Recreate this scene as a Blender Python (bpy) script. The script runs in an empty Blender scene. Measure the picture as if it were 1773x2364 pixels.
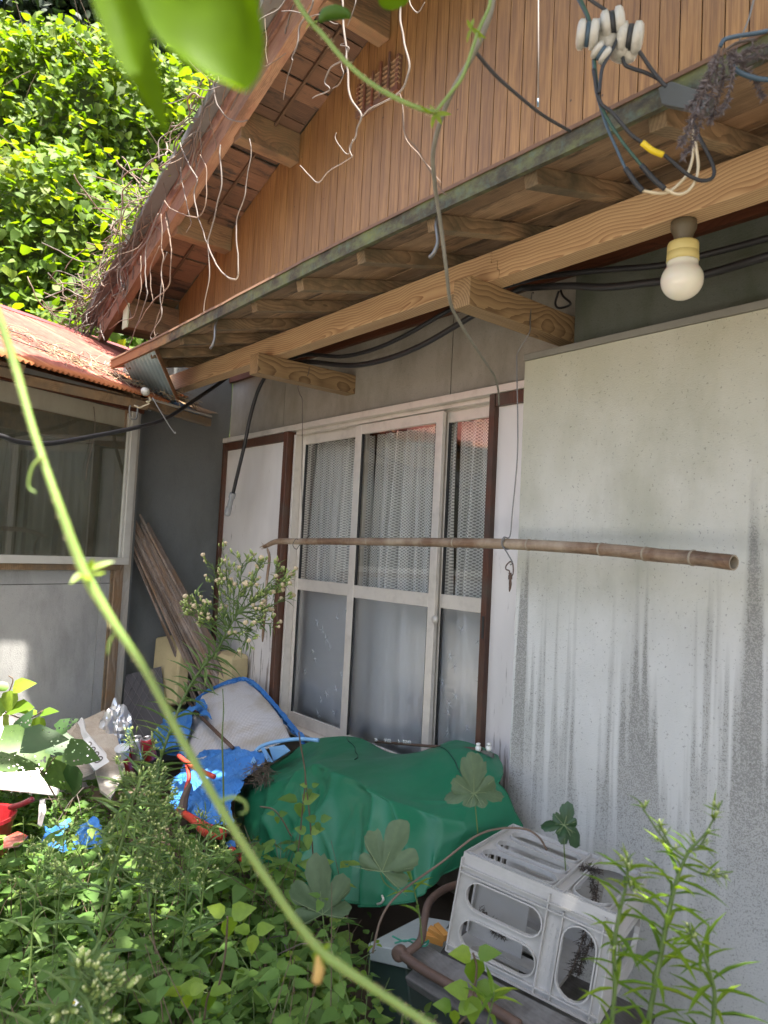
import bpy, bmesh, math, random
import numpy as np
from mathutils import Vector, Matrix, noise as _mn
class mnoise:
    """repeatable smooth noise"""
    @staticmethod
    def noise(p): return _mn.noise(p)
    @staticmethod
    def noise_vector(p):
        p = Vector(p)
        return Vector((_mn.noise(p), _mn.noise(p + Vector((31.4, 7.7, 2.3))), _mn.noise(p + Vector((5.9, 43.1, 17.6)))))
random.seed(7)
RNG = np.random.default_rng(11)
sc = bpy.context.scene
COL = sc.collection
R = math.radians

# ---------------------------------------------------------------- camera
FPX, CX, CY = 1685.0, 886.5, 1182.0                 # focal length and centre in pixels of the 1773 x 2364 photograph
CR = np.array([[0.63260428, -0.01194894, -0.77438301],   # rows: world X (along the wall), Y (into the wall), Z (up)
               [0.77286862, 0.07410987, 0.63022362],
               [0.04985892, -0.99717849, 0.05611718]])
CP = np.array([0.0, -2.49, 1.5])
cam = bpy.data.cameras.new('camera')
camo = bpy.data.objects.new('camera', cam)
COL.objects.link(camo)
rt, up, bk = CR[:, 0], -CR[:, 1], -CR[:, 2]
camo.matrix_world = Matrix(((rt[0], up[0], bk[0], CP[0]), (rt[1], up[1], bk[1], CP[1]),
                            (rt[2], up[2], bk[2], CP[2]), (0, 0, 0, 1)))
cam.sensor_fit = 'HORIZONTAL'; cam.sensor_width = 36.0
cam.lens = FPX / 1773.0 * 36.0
cam.clip_start = 0.02; cam.clip_end = 400.0
cam.dof.use_dof = True; cam.dof.focus_distance = 3.4; cam.dof.aperture_fstop = 6.0
sc.camera = camo

# ---------------------------------------------------------------- world, sun, exposure
SUN = Vector((0.30, -0.12, 1.0)).normalized()        # towards the sun: high, a little behind the house
w = bpy.data.worlds.new('World'); sc.world = w; w.use_nodes = True
nt = w.node_tree; nt.nodes.clear()
sky = nt.nodes.new('ShaderNodeTexSky'); sky.sky_type = 'NISHITA'; sky.sun_disc = False
sky.sun_elevation = math.asin(SUN.z); sky.sun_rotation = math.atan2(SUN.x, SUN.y)
sky.air_density = 1.0; sky.dust_density = 5.0; sky.ozone_density = 1.0
bg = nt.nodes.new('ShaderNodeBackground'); bg.inputs['Strength'].default_value = 0.10
out = nt.nodes.new('ShaderNodeOutputWorld')
nt.links.new(sky.outputs[0], bg.inputs[0]); nt.links.new(bg.outputs[0], out.inputs[0])
sl = bpy.data.lights.new('sun', 'SUN'); sl.energy = 5.0; sl.angle = R(0.53); sl.color = (1.0, 0.945, 0.86)
so = bpy.data.objects.new('sun', sl); COL.objects.link(so)
so.rotation_euler = SUN.to_track_quat('Z', 'Y').to_euler(); so.location = (3, 2, 12)
vs = sc.view_settings
vs.view_transform = 'Standard'; vs.look = 'None'; vs.gamma = 1.0; vs.use_curve_mapping = False
vs.exposure = 2.45
sc.cycles.use_denoising = True
sc.cycles.max_bounces = 8; sc.cycles.diffuse_bounces = 4; sc.cycles.glossy_bounces = 3
sc.cycles.transmission_bounces = 6; sc.cycles.transparent_max_bounces = 12
sc.cycles.sample_clamp_indirect = 6.0
sc.cycles.caustics_refractive = True

# ---------------------------------------------------------------- helpers: places
def ray(x, y):
    return CR @ np.array([(x - CX) / FPX, (y - CY) / FPX, 1.0])
def at(x, y, Y=None, X=None, Z=None, D=None):
    """the point of the place seen at photograph pixel x, y on a plane of the house (Y, X or Z) or at a depth D"""
    d = ray(x, y)
    if Y is not None: t = (Y - CP[1]) / d[1]
    elif X is not None: t = (X - CP[0]) / d[0]
    elif Z is not None: t = (Z - CP[2]) / d[2]
    else: t = D
    return Vector(CP + t * d)
def V(*a): return Vector(a)

# ---------------------------------------------------------------- helpers: objects
def tag(o, label=None, cat=None, group=None, kind=None):
    if label: o['label'] = label
    if cat: o['category'] = cat
    if group: o['group'] = group
    if kind: o['kind'] = kind
    return o
def thing(name, loc, label, cat, group=None, kind=None):
    o = bpy.data.objects.new(name, None); COL.objects.link(o)
    o.empty_display_size = 0.05
    o.location = loc
    return tag(o, label, cat, group, kind)
def wloc(o):
    l = Vector(o.location)
    while o.parent:
        o = o.parent; l = l + Vector(o.location)
    return l
def link(name, me, mat=None, parent=None, loc=None):
    """links a mesh whose coordinates are world coordinates; its origin moves to loc (or its own centre)"""
    o = bpy.data.objects.new(name, me); COL.objects.link(o)
    n = len(me.vertices)
    if n:
        co = np.empty(n * 3, np.float32); me.vertices.foreach_get('co', co); co = co.reshape(-1, 3)
        if loc is None:
            c = (co.min(0) + co.max(0)) / 2
        else: c = np.array(loc, np.float32)
        co -= c
        me.vertices.foreach_set('co', co.ravel()); me.update()
        p = Vector([float(q) for q in c])
        if parent: p = p - wloc(parent)
        o.location = p
    if mat:
        if len(me.materials) == 0: me.materials.append(mat)
    if parent: o.parent = parent
    return o
class MB:
    """collects shapes in world coordinates, then becomes ONE mesh object"""
    def __init__(s): s.v = []; s.f = []
    def add(s, vs, fs):
        n = len(s.v); s.v += [tuple(v) for v in vs]; s.f += [tuple(i + n for i in f) for f in fs]; return s
    def box(s, c, size, ax=None):
        c = Vector(c); hx, hy, hz = (q / 2 for q in size)
        X, Y, Z = ax if ax else (V(1, 0, 0), V(0, 1, 0), V(0, 0, 1))
        vs = [c + X * (a * hx) + Y * (b * hy) + Z * (d * hz) for a in (-1, 1) for b in (-1, 1) for d in (-1, 1)]
        return s.add(vs, [(0, 1, 3, 2), (4, 6, 7, 5), (0, 4, 5, 1), (2, 3, 7, 6), (0, 2, 6, 4), (1, 5, 7, 3)])
    def span(s, a, b):
        a, b = Vector(a), Vector(b)
        return s.box((a + b) / 2, [abs(q) for q in (b - a)])
    def bar(s, a, b, w, h, upv=(0, 0, 1)):
        a, b = Vector(a), Vector(b); d = (b - a); L = d.length; X = d.normalized()
        Z = Vector(upv); Z = (Z - X * Z.dot(X)).normalized(); Y = Z.cross(X)
        return s.box((a + b) / 2, (L, w, h), (X, Y, Z))
    def tube(s, pts, r, n=8, cap=True):
        pts = [Vector(p) for p in pts]; m = len(pts)
        rs = [r] * m if not isinstance(r, (list, tuple)) else (r if len(r) == m else [float(q) for q in np.interp(np.linspace(0, 1, m), np.linspace(0, 1, len(r)), r)])
        T = []
        for i in range(m):
            d = pts[min(i + 1, m - 1)] - pts[max(i - 1, 0)]
            T.append(d.normalized() if d.length > 1e-9 else V(0, 0, 1))
        u = T[0].orthogonal().normalized(); vs = []
        for i in range(m):
            u = (u - T[i] * u.dot(T[i]))
            u = u.normalized() if u.length > 1e-6 else T[i].orthogonal().normalized()
            q = T[i].cross(u)
            for k in range(n):
                a = 2 * math.pi * k / n
                vs.append(pts[i] + (u * math.cos(a) + q * math.sin(a)) * rs[i])
        fs = [(i * n + k, i * n + (k + 1) % n, (i + 1) * n + (k + 1) % n, (i + 1) * n + k) for i in range(m - 1) for k in range(n)]
        if cap: fs += [tuple(range(n - 1, -1, -1)), tuple((m - 1) * n + k for k in range(n))]
        return s.add(vs, fs)
    def lathe(s, base, axis, prof, n=20):
        base, axis = Vector(base), Vector(axis).normalized(); u = axis.orthogonal().normalized(); q = axis.cross(u)
        vs = []
        for (h, r) in prof:
            for k in range(n):
                a = 2 * math.pi * k / n
                vs.append(base + axis * h + (u * math.cos(a) + q * math.sin(a)) * max(r, 1e-5))
        m = len(prof)
        fs = [(i * n + k, i * n + (k + 1) % n, (i + 1) * n + (k + 1) % n, (i + 1) * n + k) for i in range(m - 1) for k in range(n)]
        fs += [tuple(range(n - 1, -1, -1)), tuple((m - 1) * n + k for k in range(n))]
        return s.add(vs, fs)
    def grid(s, P, flip=False):
        """P: rows of points"""
        h = len(P); wd = len(P[0]); n = len(s.v)
        s.v += [tuple(p) for r in P for p in r]
        for i in range(h - 1):
            for j in range(wd - 1):
                f = (n + i * wd + j, n + i * wd + j + 1, n + (i + 1) * wd + j + 1, n + (i + 1) * wd + j)
                s.f.append(f[::-1] if flip else f)
        return s
    def build(s, name, mat=None, parent=None, smooth=False, bevel=0.0, solid=0.0, loc=None, sub=0):
        me = bpy.data.meshes.new(name); me.from_pydata(s.v, [], s.f); me.update()
        bm = bmesh.new(); bm.from_mesh(me)
        if solid == 0 : bmesh.ops.recalc_face_normals(bm, faces=bm.faces)
        if bevel: bmesh.ops.bevel(bm, geom=list(bm.edges), offset=bevel, segments=1, affect='EDGES', clamp_overlap=True)
        bm.to_mesh(me); bm.free()
        if smooth:
            me.polygons.foreach_set('use_smooth', [True] * len(me.polygons))
        o = link(name, me, mat, parent, loc)
        if sub:
            md = o.modifiers.new('s', 'SUBSURF'); md.levels = sub; md.render_levels = sub
        if solid:
            md = o.modifiers.new('t', 'SOLIDIFY'); md.thickness = solid; md.offset = 0.0
        return o
def wob(pts, amp, seed=0, freq=3.0):
    o = []
    for i, p in enumerate(pts):
        p = Vector(p); q = p * freq + V(seed * 7.3, seed * 3.1, 0)
        o.append(p + mnoise.noise_vector(q) * amp)
    return o
def spline(ctrl, n=6):
    """Catmull-Rom through control points"""
    c = [Vector(p) for p in ctrl]; c = [c[0] * 2 - c[1]] + c + [c[-1] * 2 - c[-2]]; o = []
    for i in range(1, len(c) - 2):
        for k in range(n):
            t = k / n; a, b, d, e = c[i - 1], c[i], c[i + 1], c[i + 2]
            o.append(0.5 * ((2 * b) + (d - a) * t + (2 * a - 5 * b + 4 * d - e) * t * t + (3 * b - a - 3 * d + e) * t ** 3))
    o.append(c[-2]); return o
def surface(rows, nu, nv):
    """smooth surface through a lattice of control points"""
    a = [spline(r, nu) for r in rows]
    cols = [spline([r[j] for r in a], nv) for j in range(len(a[0]))]
    return [[cols[j][i] for j in range(len(cols))] for i in range(len(cols[0]))]
def plate(loops, th, frame):
    """flat plate with holes; loops: outer then holes, in 2-D; frame(x, y, z) -> world"""
    cu = bpy.data.curves.new('c', 'CURVE'); cu.dimensions = '2D'; cu.fill_mode = 'BOTH'; cu.extrude = th / 2
    for L in loops:
        sp = cu.splines.new('POLY'); sp.points.add(len(L) - 1); sp.use_cyclic_u = True
        for p, (x, y) in zip(sp.points, L): p.co = (x, y, 0, 1)
    ob = bpy.data.objects.new('c', cu); COL.objects.link(ob)
    me = bpy.data.meshes.new_from_object(ob.evaluated_get(bpy.context.evaluated_depsgraph_get()))
    bpy.data.objects.remove(ob); bpy.data.curves.remove(cu)
    vs = [frame(*v.co) for v in me.vertices]; fs = [tuple(p.vertices) for p in me.polygons]
    bpy.data.meshes.remove(me)
    return vs, fs
def stadium(x0, y0, x1, y1, n=7):
    r = min(x1 - x0, y1 - y0) / 2; L = []
    if x1 - x0 >= y1 - y0: cs = ((x1 - r, y0 + r, -90), (x0 + r, y0 + r, 90))
    else: cs = ((x0 + r, y1 - r, 0), (x0 + r, y0 + r, 180))
    for cx, cy, a0 in cs:
        for k in range(n + 1):
            a = R(a0 + 180 * k / n); L.append((cx + r * math.cos(a), cy + r * math.sin(a)))
    return L
# ---------------------------------------------------------------- materials
class NT:
    def __init__(s, name, disp=False):
        s.m = bpy.data.materials.new(name); s.m.use_nodes = True; s.t = s.m.node_tree; s.t.nodes.clear()
        s.out = s.t.nodes.new('ShaderNodeOutputMaterial')
        s._co = None
    def n(s, typ, ins=None, **at_):
        nd = s.t.nodes.new('ShaderNode' + typ)
        for k, v in at_.items(): setattr(nd, k, v)
        for k, v in (ins or {}).items():
            sk = nd.inputs[k]
            if isinstance(v, bpy.types.NodeSocket): s.t.links.new(v, sk)
            elif isinstance(v, bpy.types.Node): s.t.links.new(v.outputs[0], sk)
            else:
                if sk.type == 'RGBA' and len(v) == 3: v = (*v, 1)
                sk.default_value = v
        return nd
    def obj(s):
        if not s._co: s._co = s.n('TexCoord').outputs['Object']
        return s._co
    def geo(s): return s.n('NewGeometry').outputs['Position']
    def rnd(s): return s.n('ObjectInfo').outputs['Random']
    def map(s, sc_, co=None, rot=(0, 0, 0), loc=(0, 0, 0)):
        return s.n('Mapping', {'Vector': co or s.obj(), 'Scale': sc_, 'Rotation': rot, 'Location': loc}).outputs[0]
    def off(s, co):
        """shift texture space per object so that alike pieces differ"""
        r = s.rnd(); m = s.n('Math', {0: r, 1: 37.0}, operation='MULTIPLY')
        return s.n('VectorMath', {0: co, 1: s.n('CombineXYZ', {0: m, 1: m, 2: m})}, operation='ADD').outputs[0]
    def noise(s, co, scale, detail=4.0, rough=0.55, dist=0.0):
        return s.n('TexNoise', {'Vector': co, 'Scale': scale, 'Detail': detail, 'Roughness': rough, 'Distortion': dist}).outputs[0]
    def ramp(s, fac, stops, interp='LINEAR'):
        r = s.n('ValToRGB', {0: fac}); e = r.color_ramp.elements; r.color_ramp.interpolation = interp
        while len(e) < len(stops): e.new(0.5)
        for q, (p, c) in zip(e, stops):
            q.position = p
            if isinstance(c, (int, float)): c = (c, c, c)
            q.color = (*c, 1)
        return r.outputs[0]
    def mix(s, f, a, b, mode='MIX'):
        nd = s.n('Mix', data_type='RGBA', blend_type=mode)
        for k, v in ((0, f), (6, a), (7, b)):
            sk = nd.inputs[k]
            if isinstance(v, bpy.types.NodeSocket): s.t.links.new(v, sk)
            elif k == 0: sk.default_value = v
            else: sk.default_value = (*v, 1) if len(v) == 3 else v
        return nd.outputs[2]
    def math(s, op, a, b=0.0, clamp=False):
        nd = s.n('Math', {0: a, 1: b}, operation=op); nd.use_clamp = clamp; return nd.outputs[0]
    def bump(s, h, st=0.3, d=0.01):
        return s.n('Bump', {'Height': h, 'Strength': st, 'Distance': d}).outputs[0]
    def bsdf(s, col, rough=0.6, nrm=None, **kw):
        i = {'Base Color': col, 'Roughness': rough}
        if nrm: i['Normal'] = nrm
        for k, v in kw.items(): i[k.replace('_', ' ')] = v
        b = s.n('BsdfPrincipled', i); s.t.links.new(b.outputs[0], s.out.inputs[0]); return s.m

AX = {'X': (0.06, 1, 1), 'Y': (1, 0.06, 1), 'Z': (1, 1, 0.06)}
def wood(name, dark, light, axis='X', grain=26.0, rough=0.7, weather=None, wv=0.5, stain=0.0, vary=0.25, bump=0.25, rot=(0, 0, 0)):
    """sawn timber: growth rings cut lengthwise, fine fibre, optional weathering and black stains"""
    t = NT(name); o_ = t.map((1, 1, 1), rot=rot); co = t.off(o_)
    st = t.map(AX[axis], co)
    n1 = t.noise(st, grain, 6, 0.6, 0.4); n2 = t.noise(st, grain * 5, 4, 0.6)
    r = t.rnd()
    k = t.math('ADD', t.math('MULTIPLY', r, 0.10), 0.035)
    sh = t.n('CombineXYZ', {0: k, 1: k, 2: k}).outputs[0]
    lo = t.n('TexNoise', {'Vector': t.map({'X': (1.6, .4, .4), 'Y': (.4, 1.6, .4), 'Z': (.4, .4, 1.6)}[axis], co), 'Scale': 1.5, 'Detail': 2.0})
    wob_ = t.n('VectorMath', {0: t.n('VectorMath', {0: lo.outputs[1], 1: (.5, .5, .5)}, operation='SUBTRACT').outputs[0], 'Scale': 0.13}, operation='SCALE').outputs[0]
    rc = t.n('VectorMath', {0: t.n('VectorMath', {0: o_, 1: sh}, operation='ADD').outputs[0], 1: wob_}, operation='ADD').outputs[0]
    wvn = t.n('TexWave', {'Vector': t.map({'X': (.02, 1, 1), 'Y': (1, .02, 1), 'Z': (1, 1, .02)}[axis], rc), 'Scale': 22.0 + grain * .4, 'Distortion': 0.7, 'Detail': 2.0, 'Detail Scale': 3.0},
              wave_type='RINGS', rings_direction=axis, wave_profile='SAW').outputs[1]
    wvn = t.math('POWER', wvn, 2.0)
    g = t.math('ADD', t.math('MULTIPLY', n1, 0.75 - wv * 0.3), t.math('MULTIPLY', t.math('SUBTRACT', 1.0, wvn), wv * 0.42))
    g = t.math('ADD', g, t.math('MULTIPLY', n2, 0.25))
    c = t.ramp(g, [(0.34, dark), (0.82, light)])
    if weather:
        wn = t.noise(t.map((1, 1, 1), co), 5.0, 5, 0.65)
        c = t.mix(t.ramp(wn, [(0.42, 0), (0.68, 1)]), c, weather)
    if stain:
        sn = t.noise(t.map({'X': (0.25, 1, 1), 'Y': (1, 0.25, 1), 'Z': (1, 1, 0.25)}[axis], co), 8.0, 8, 0.72)
        c = t.mix(t.math('MULTIPLY', t.ramp(sn, [(0.52, 0), (0.62, 1)]), stain), c, (0.018, 0.014, 0.011))
    hv = t.n('HueSaturation', {'Color': c, 'Value': t.math('ADD', t.math('MULTIPLY', t.rnd(), vary * 2), 1 - vary)}).outputs[0]
    return t.bsdf(hv, rough, t.bump(g, bump, 0.004))
def plain(name, col, rough=0.5, vary=0.12, scale=9.0, bump=0.0, dirt=None, dirt_amt=0.6, **kw):
    t = NT(name); co = t.off(t.obj())
    n = t.noise(co, scale, 6, 0.62)
    c = t.mix(n, tuple(max(0, q * (1 - vary)) for q in col), tuple(min(1, q * (1 + vary)) for q in col))
    if dirt:
        c = t.mix(t.math('MULTIPLY', t.ramp(t.noise(co, scale * 0.6, 8, 0.7), [(0.48, 0), (0.7, 1)]), dirt_amt), c, dirt)
    nr = t.bump(t.noise(co, scale * 8, 4, 0.6), bump, 0.004) if bump else None
    return t.bsdf(c, rough, nr, **kw)
def leafmat(name, lo, mid, hi, trans=0.45, rough=0.45, vein=None, holes=False):
    t = NT(name)
    a = t.n('Attribute', attribute_name='rnd').outputs['Fac']
    c = t.ramp(a, [(0.0, lo), (0.55, mid), (1.0, hi)])
    n = t.noise(t.geo(), 60.0, 3, 0.6)
    c = t.mix(t.ramp(n, [(0.35, 0.0), (0.75, 0.5)]), c, tuple(q * 0.62 for q in mid))
    p = t.n('BsdfPrincipled', {'Base Color': c, 'Roughness': rough, 'Specular IOR Level': 0.45})
    hs = t.n('HueSaturation', {'Color': c, 'Value': 1.5, 'Saturation': 1.15, 'Hue': 0.488})
    tr = t.n('BsdfTranslucent', {'Color': hs})
    mx = t.n('MixShader', {0: trans, 1: p.outputs[0], 2: tr.outputs[0]})
    t.t.links.new(mx.outputs[0], t.out.inputs[0])
    return t.m
M = {}
# building timber
M['siding'] = None
def siding_mat():
    t = NT('siding_print'); co = t.off(t.obj())
    st = t.map((1, 1, 0.035), co)
    g = t.noise(st, 75, 5, 0.65); g2 = t.noise(st, 190, 3, 0.5)
    gg = t.math('ADD', t.math('MULTIPLY', g, 0.75), t.math('MULTIPLY', g2, 0.3))
    c = t.ramp(gg, [(0.38, (0.105, 0.054, 0.021)), (0.52, (0.172, 0.095, 0.036)), (0.68, (0.25, 0.148, 0.058))])
    wz = t.noise(t.map((1, 1, .3), t.geo()), 2.2, 6, .65)
    c = t.mix(t.ramp(wz, [(.45, 0), (.7, .45)]), c, (.10, .055, .03))
    fl = t.n('TexVoronoi', {'Vector': t.geo(), 'Scale': 9.0}).outputs[0]
    c = t.mix(t.ramp(fl, [(.035, .85), (.06, 0)]), c, (.02, .012, .008))
    hv = t.n('HueSaturation', {'Color': c, 'Value': t.math('ADD', t.math('MULTIPLY', t.rnd(), 0.12), 0.94)}).outputs[0]
    return t.bsdf(hv, 0.42, t.bump(gg, 0.25, 0.002))
M['siding'] = siding_mat()
M['siding_gap'] = plain('siding_groove', (0.06, 0.032, 0.016), 0.8)
M['soffit'] = wood('soffit_board', (0.045, 0.021, 0.012), (0.165, 0.085, 0.048), 'Y', 24, 0.8, (0.11, 0.055, 0.03), 0.5, 1.0, 0.45)
M['purlin'] = wood('purlin_timber', (0.08, 0.045, 0.024), (0.25, 0.14, 0.07), 'Y', 26, 0.75, (0.12, 0.085, 0.045), 0.55, 0.5, 0.2)
M['barge'] = wood('barge_timber', (0.13, 0.07, 0.042), (0.36, 0.225, 0.14), 'X', 30, 0.8, (0.20, 0.095, 0.06), 0.4, 0.45, 0.1, 0.6, rot=(0, 0.37, 0))
M['barge_red'] = wood('barge_red_paint', (0.075, 0.036, 0.025), (0.19, 0.092, 0.062), 'X', 24, 0.8, (0.32, 0.2, 0.14), 0.3, 0.3, 0.1, 0.6, rot=(0, 0.37, 0))
M['beam'] = wood('beam_timber', (0.29, 0.15, 0.068), (0.66, 0.46, 0.255), 'X', 15, 0.6, None, 0.9, 0.0, 0.08)
M['arm'] = wood('arm_timber', (0.16, 0.095, 0.045), (0.43, 0.295, 0.15), 'Y', 19, 0.65, None, 0.85, 0.0, 0.1)
M['rafter'] = wood('rafter_timber', (0.13, 0.085, 0.045), (0.42, 0.29, 0.165), 'Y', 26, 0.75, (0.10, 0.085, 0.05), 0.6, 0.25, 0.15)
M['sheath'] = wood('sheathing_board', (0.20, 0.115, 0.06), (0.52, 0.35, 0.21), 'X', 24, 0.75, (0.19, 0.12, 0.065), 0.5, 0.8, 0.25)
M['brown'] = wood('brown_stained', (0.06, 0.018, 0.008), (0.17, 0.055, 0.024), 'X', 30, 0.55, None, 0.4, 0.2, 0.1)
M['brown_v'] = wood('brown_stained_upright', (0.05, 0.017, 0.009), (0.16, 0.055, 0.026), 'Z', 30, 0.55, (0.085, 0.055, 0.04), 0.4, 0.3, 0.1)
M['oldpost'] = wood('weathered_post', (0.13, 0.09, 0.06), (0.38, 0.29, 0.21), 'Z', 26, 0.85, (0.25, 0.14, 0.065), 0.5, 0.3, 0.2, 0.5)
M['palepost'] = wood('pale_post', (0.34, 0.32, 0.29), (0.55, 0.52, 0.47), 'Z', 26, 0.85, (0.42, 0.36, 0.28), 0.4, 0.1, 0.1, 0.5)
M['shedwood'] = wood('shed_timber', (0.10, 0.06, 0.03), (0.30, 0.19, 0.1), 'X', 26, 0.8, (0.14, 0.11, 0.075), 0.5, 0.3, 0.2)
M['slat'] = wood('grey_slat', (0.11, 0.085, 0.07), (0.34, 0.28, 0.245), 'Z', 34, 0.85, (0.2, 0.12, 0.07), 0.5, 0.2, 0.45, 0.5)
def painted_board():
    t = NT('peeling_white_board'); co = t.obj()
    st = t.map((1, 1, 0.08), co); g = t.noise(st, 60, 5, 0.6)
    z = t.n('SeparateXYZ', {0: co}).outputs[2]
    peel = t.ramp(t.math('ADD', t.math('MULTIPLY', g, 1.0), t.math('MULTIPLY', z, -0.13)), [(0.62, 0), (0.68, 1)])
    big = t.noise(t.map((1.4, 1.4, 0.5), co), 2.2, 3, 0.5)
    c = t.mix(t.ramp(big, [(0.4, 0), (0.7, 1)]), (0.78, 0.735, 0.70), (0.62, 0.575, 0.54))
    c = t.mix(t.math('MULTIPLY', peel, 0.75), c, (0.2, 0.155, 0.12))
    return t.bsdf(c, 0.6, t.bump(g, 0.12, 0.002))
M['board'] = painted_board()
def greywall(name, a, b, mold=(0.13, 0.135, 0.1), amt=0.5, sc_=150.0, bmp=0.5):
    t = NT(name); co = t.obj()
    n = t.noise(co, 2.4, 6, 0.62); f = t.noise(co, sc_, 3, 0.6)
    c = t.mix(n, a, b)
    c = t.mix(t.math('MULTIPLY', t.ramp(t.noise(t.map((1, 1, 0.45), co), 3.6, 8, 0.68), [(0.46, 0), (0.66, 1)]), amt), c, mold)
    c = t.mix(t.ramp(f, [(0.60, 0), (0.74, 0.55)]), c, tuple(q * 0.45 for q in a))
    return t.bsdf(c, 0.9, t.bump(f, bmp, 0.004))
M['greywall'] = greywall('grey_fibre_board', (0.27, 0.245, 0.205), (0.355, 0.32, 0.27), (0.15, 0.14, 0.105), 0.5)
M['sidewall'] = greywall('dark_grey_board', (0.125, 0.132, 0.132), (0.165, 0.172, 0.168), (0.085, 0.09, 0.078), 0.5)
M['greenwall'] = greywall('mouldy_shaded_board', (0.085, 0.095, 0.078), (0.13, 0.14, 0.115), (0.06, 0.075, 0.042), 0.7)  # dark partly from green mould, partly from eave shade put into the colour
M['shedwall'] = greywall('grey_cement_board', (0.30, 0.30, 0.29), (0.43, 0.425, 0.41), (0.17, 0.17, 0.165), 0.55, 170)
M['shedpanel'] = greywall('cream_panel', (0.36, 0.335, 0.255), (0.45, 0.42, 0.33), (0.22, 0.19, 0.13), 0.4, 200, 0.15)
def stucco():
    t = NT('stained_white_stucco'); co = t.geo()
    x, y, z = (t.n('SeparateXYZ', {0: co}).outputs[i] for i in range(3))
    fine = t.noise(co, 210, 4, 0.65); mid = t.noise(co, 80, 3, 0.6)
    big = t.noise(t.map((1.2, 1.2, 0.8), co), 2.0, 5, 0.6)
    cloud = t.noise(t.map((1, 1, 0.55), co), 3.4, 6, 0.62)
    base = t.mix(t.ramp(big, [(0.38, 0), (0.66, 1)]), (0.63, 0.62, 0.565), (0.53, 0.525, 0.465))
    base = t.mix(t.math('MULTIPLY', t.ramp(cloud, [(0.50, 0), (0.66, 1)]), 0.45), base, (0.33, 0.33, 0.28))
    topm = t.math('MULTIPLY', t.math('SUBTRACT', t.math('ADD', z, t.math('MULTIPLY', big, 0.9)), 1.75, True), 1.0, True)
    base = t.mix(t.math('MULTIPLY', topm, 0.6), base, (0.40, 0.385, 0.235))
    speck = t.math('ADD', t.math('MULTIPLY', fine, 0.85), t.math('MULTIPLY', mid, 0.25))
    wander = t.noise(t.map((1, 1, 0.35), co), 16.0, 5, 0.65)
    # pale scoured band under the pole line
    band = t.math('MULTIPLY', t.math('SUBTRACT', 1.42, z, True), 4.0, True)
    base = t.mix(t.math('MULTIPLY', band, 0.65), base, (0.63, 0.62, 0.59))
    # dark drips: each column has its own start height; two widths
    def drips(freq, lo, amp, gain):
        colm = t.noise(t.map((1, 1, 0.03), co), freq, 2, 0.5, 0.0)
        st_ = t.math('ADD', t.math('MULTIPLY', t.math('SUBTRACT', colm, 0.5), amp), lo)
        return t.math('MULTIPLY', t.math('SUBTRACT', t.math('ADD', st_, t.math('MULTIPLY', wander, 0.36)), z), gain, True)
    d1 = drips(13.0, 0.82, 3.8, 2.8); d2 = drips(29.0, 0.74, 3.6, 2.2)
    low = t.math('MULTIPLY', t.math('SUBTRACT', t.math('ADD', 0.86, t.math('MULTIPLY', wander, 0.3)), z), 1.3, True)
    streak = t.math('MAXIMUM', t.math('MAXIMUM', d1, t.math('MULTIPLY', d2, 0.75)), t.math('MULTIPLY', low, 0.5))
    streak = t.math('MULTIPLY', streak, t.math('ADD', 0.50, t.math('MULTIPLY', t.math('MULTIPLY', t.math('SUBTRACT', z, 0.25), 1.6, True), 0.5)))
    base = t.mix(t.math('MULTIPLY', streak, 0.58), base, (0.25, 0.24, 0.21))
    thr = t.math('SUBTRACT', 0.735, t.math('MULTIPLY', streak, 0.24))
    sm = t.math('MULTIPLY', t.math('SUBTRACT', speck, thr), 12.0, True)
    base = t.mix(t.math('MULTIPLY', sm, 0.6), base, (0.17, 0.165, 0.15))
    pits = t.ramp(t.noise(co, 120, 2, 0.5), [(0.66, 0), (0.71, 1)])
    base = t.mix(t.math('MULTIPLY', pits, 0.5), base, (0.16, 0.155, 0.13))
    return t.bsdf(base, 0.92, t.bump(speck, 0.6, 0.004))
M['stucco'] = stucco()
M['plate'] = plain('grey_cover_plate', (0.085, 0.09, 0.085), .6, .2, 12)
M['trim'] = plain('grey_metal_trim', (0.2, 0.195, 0.16), 0.6, 0.2, 12, 0.1)
M['alu'] = plain('sash_aluminium', (0.68, 0.625, 0.555), 0.38, 0.07, 14, 0.0, (0.36, 0.32, 0.27), 0.4, Metallic=0.25)
M['alu_shed'] = plain('shed_aluminium', (0.56, 0.545, 0.50), 0.42, 0.08, 14, 0.0, (0.4, 0.38, 0.33), 0.4, Metallic=0.2)
M['rubber'] = plain('dark_gasket', (0.02, 0.02, 0.02), 0.5)
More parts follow.
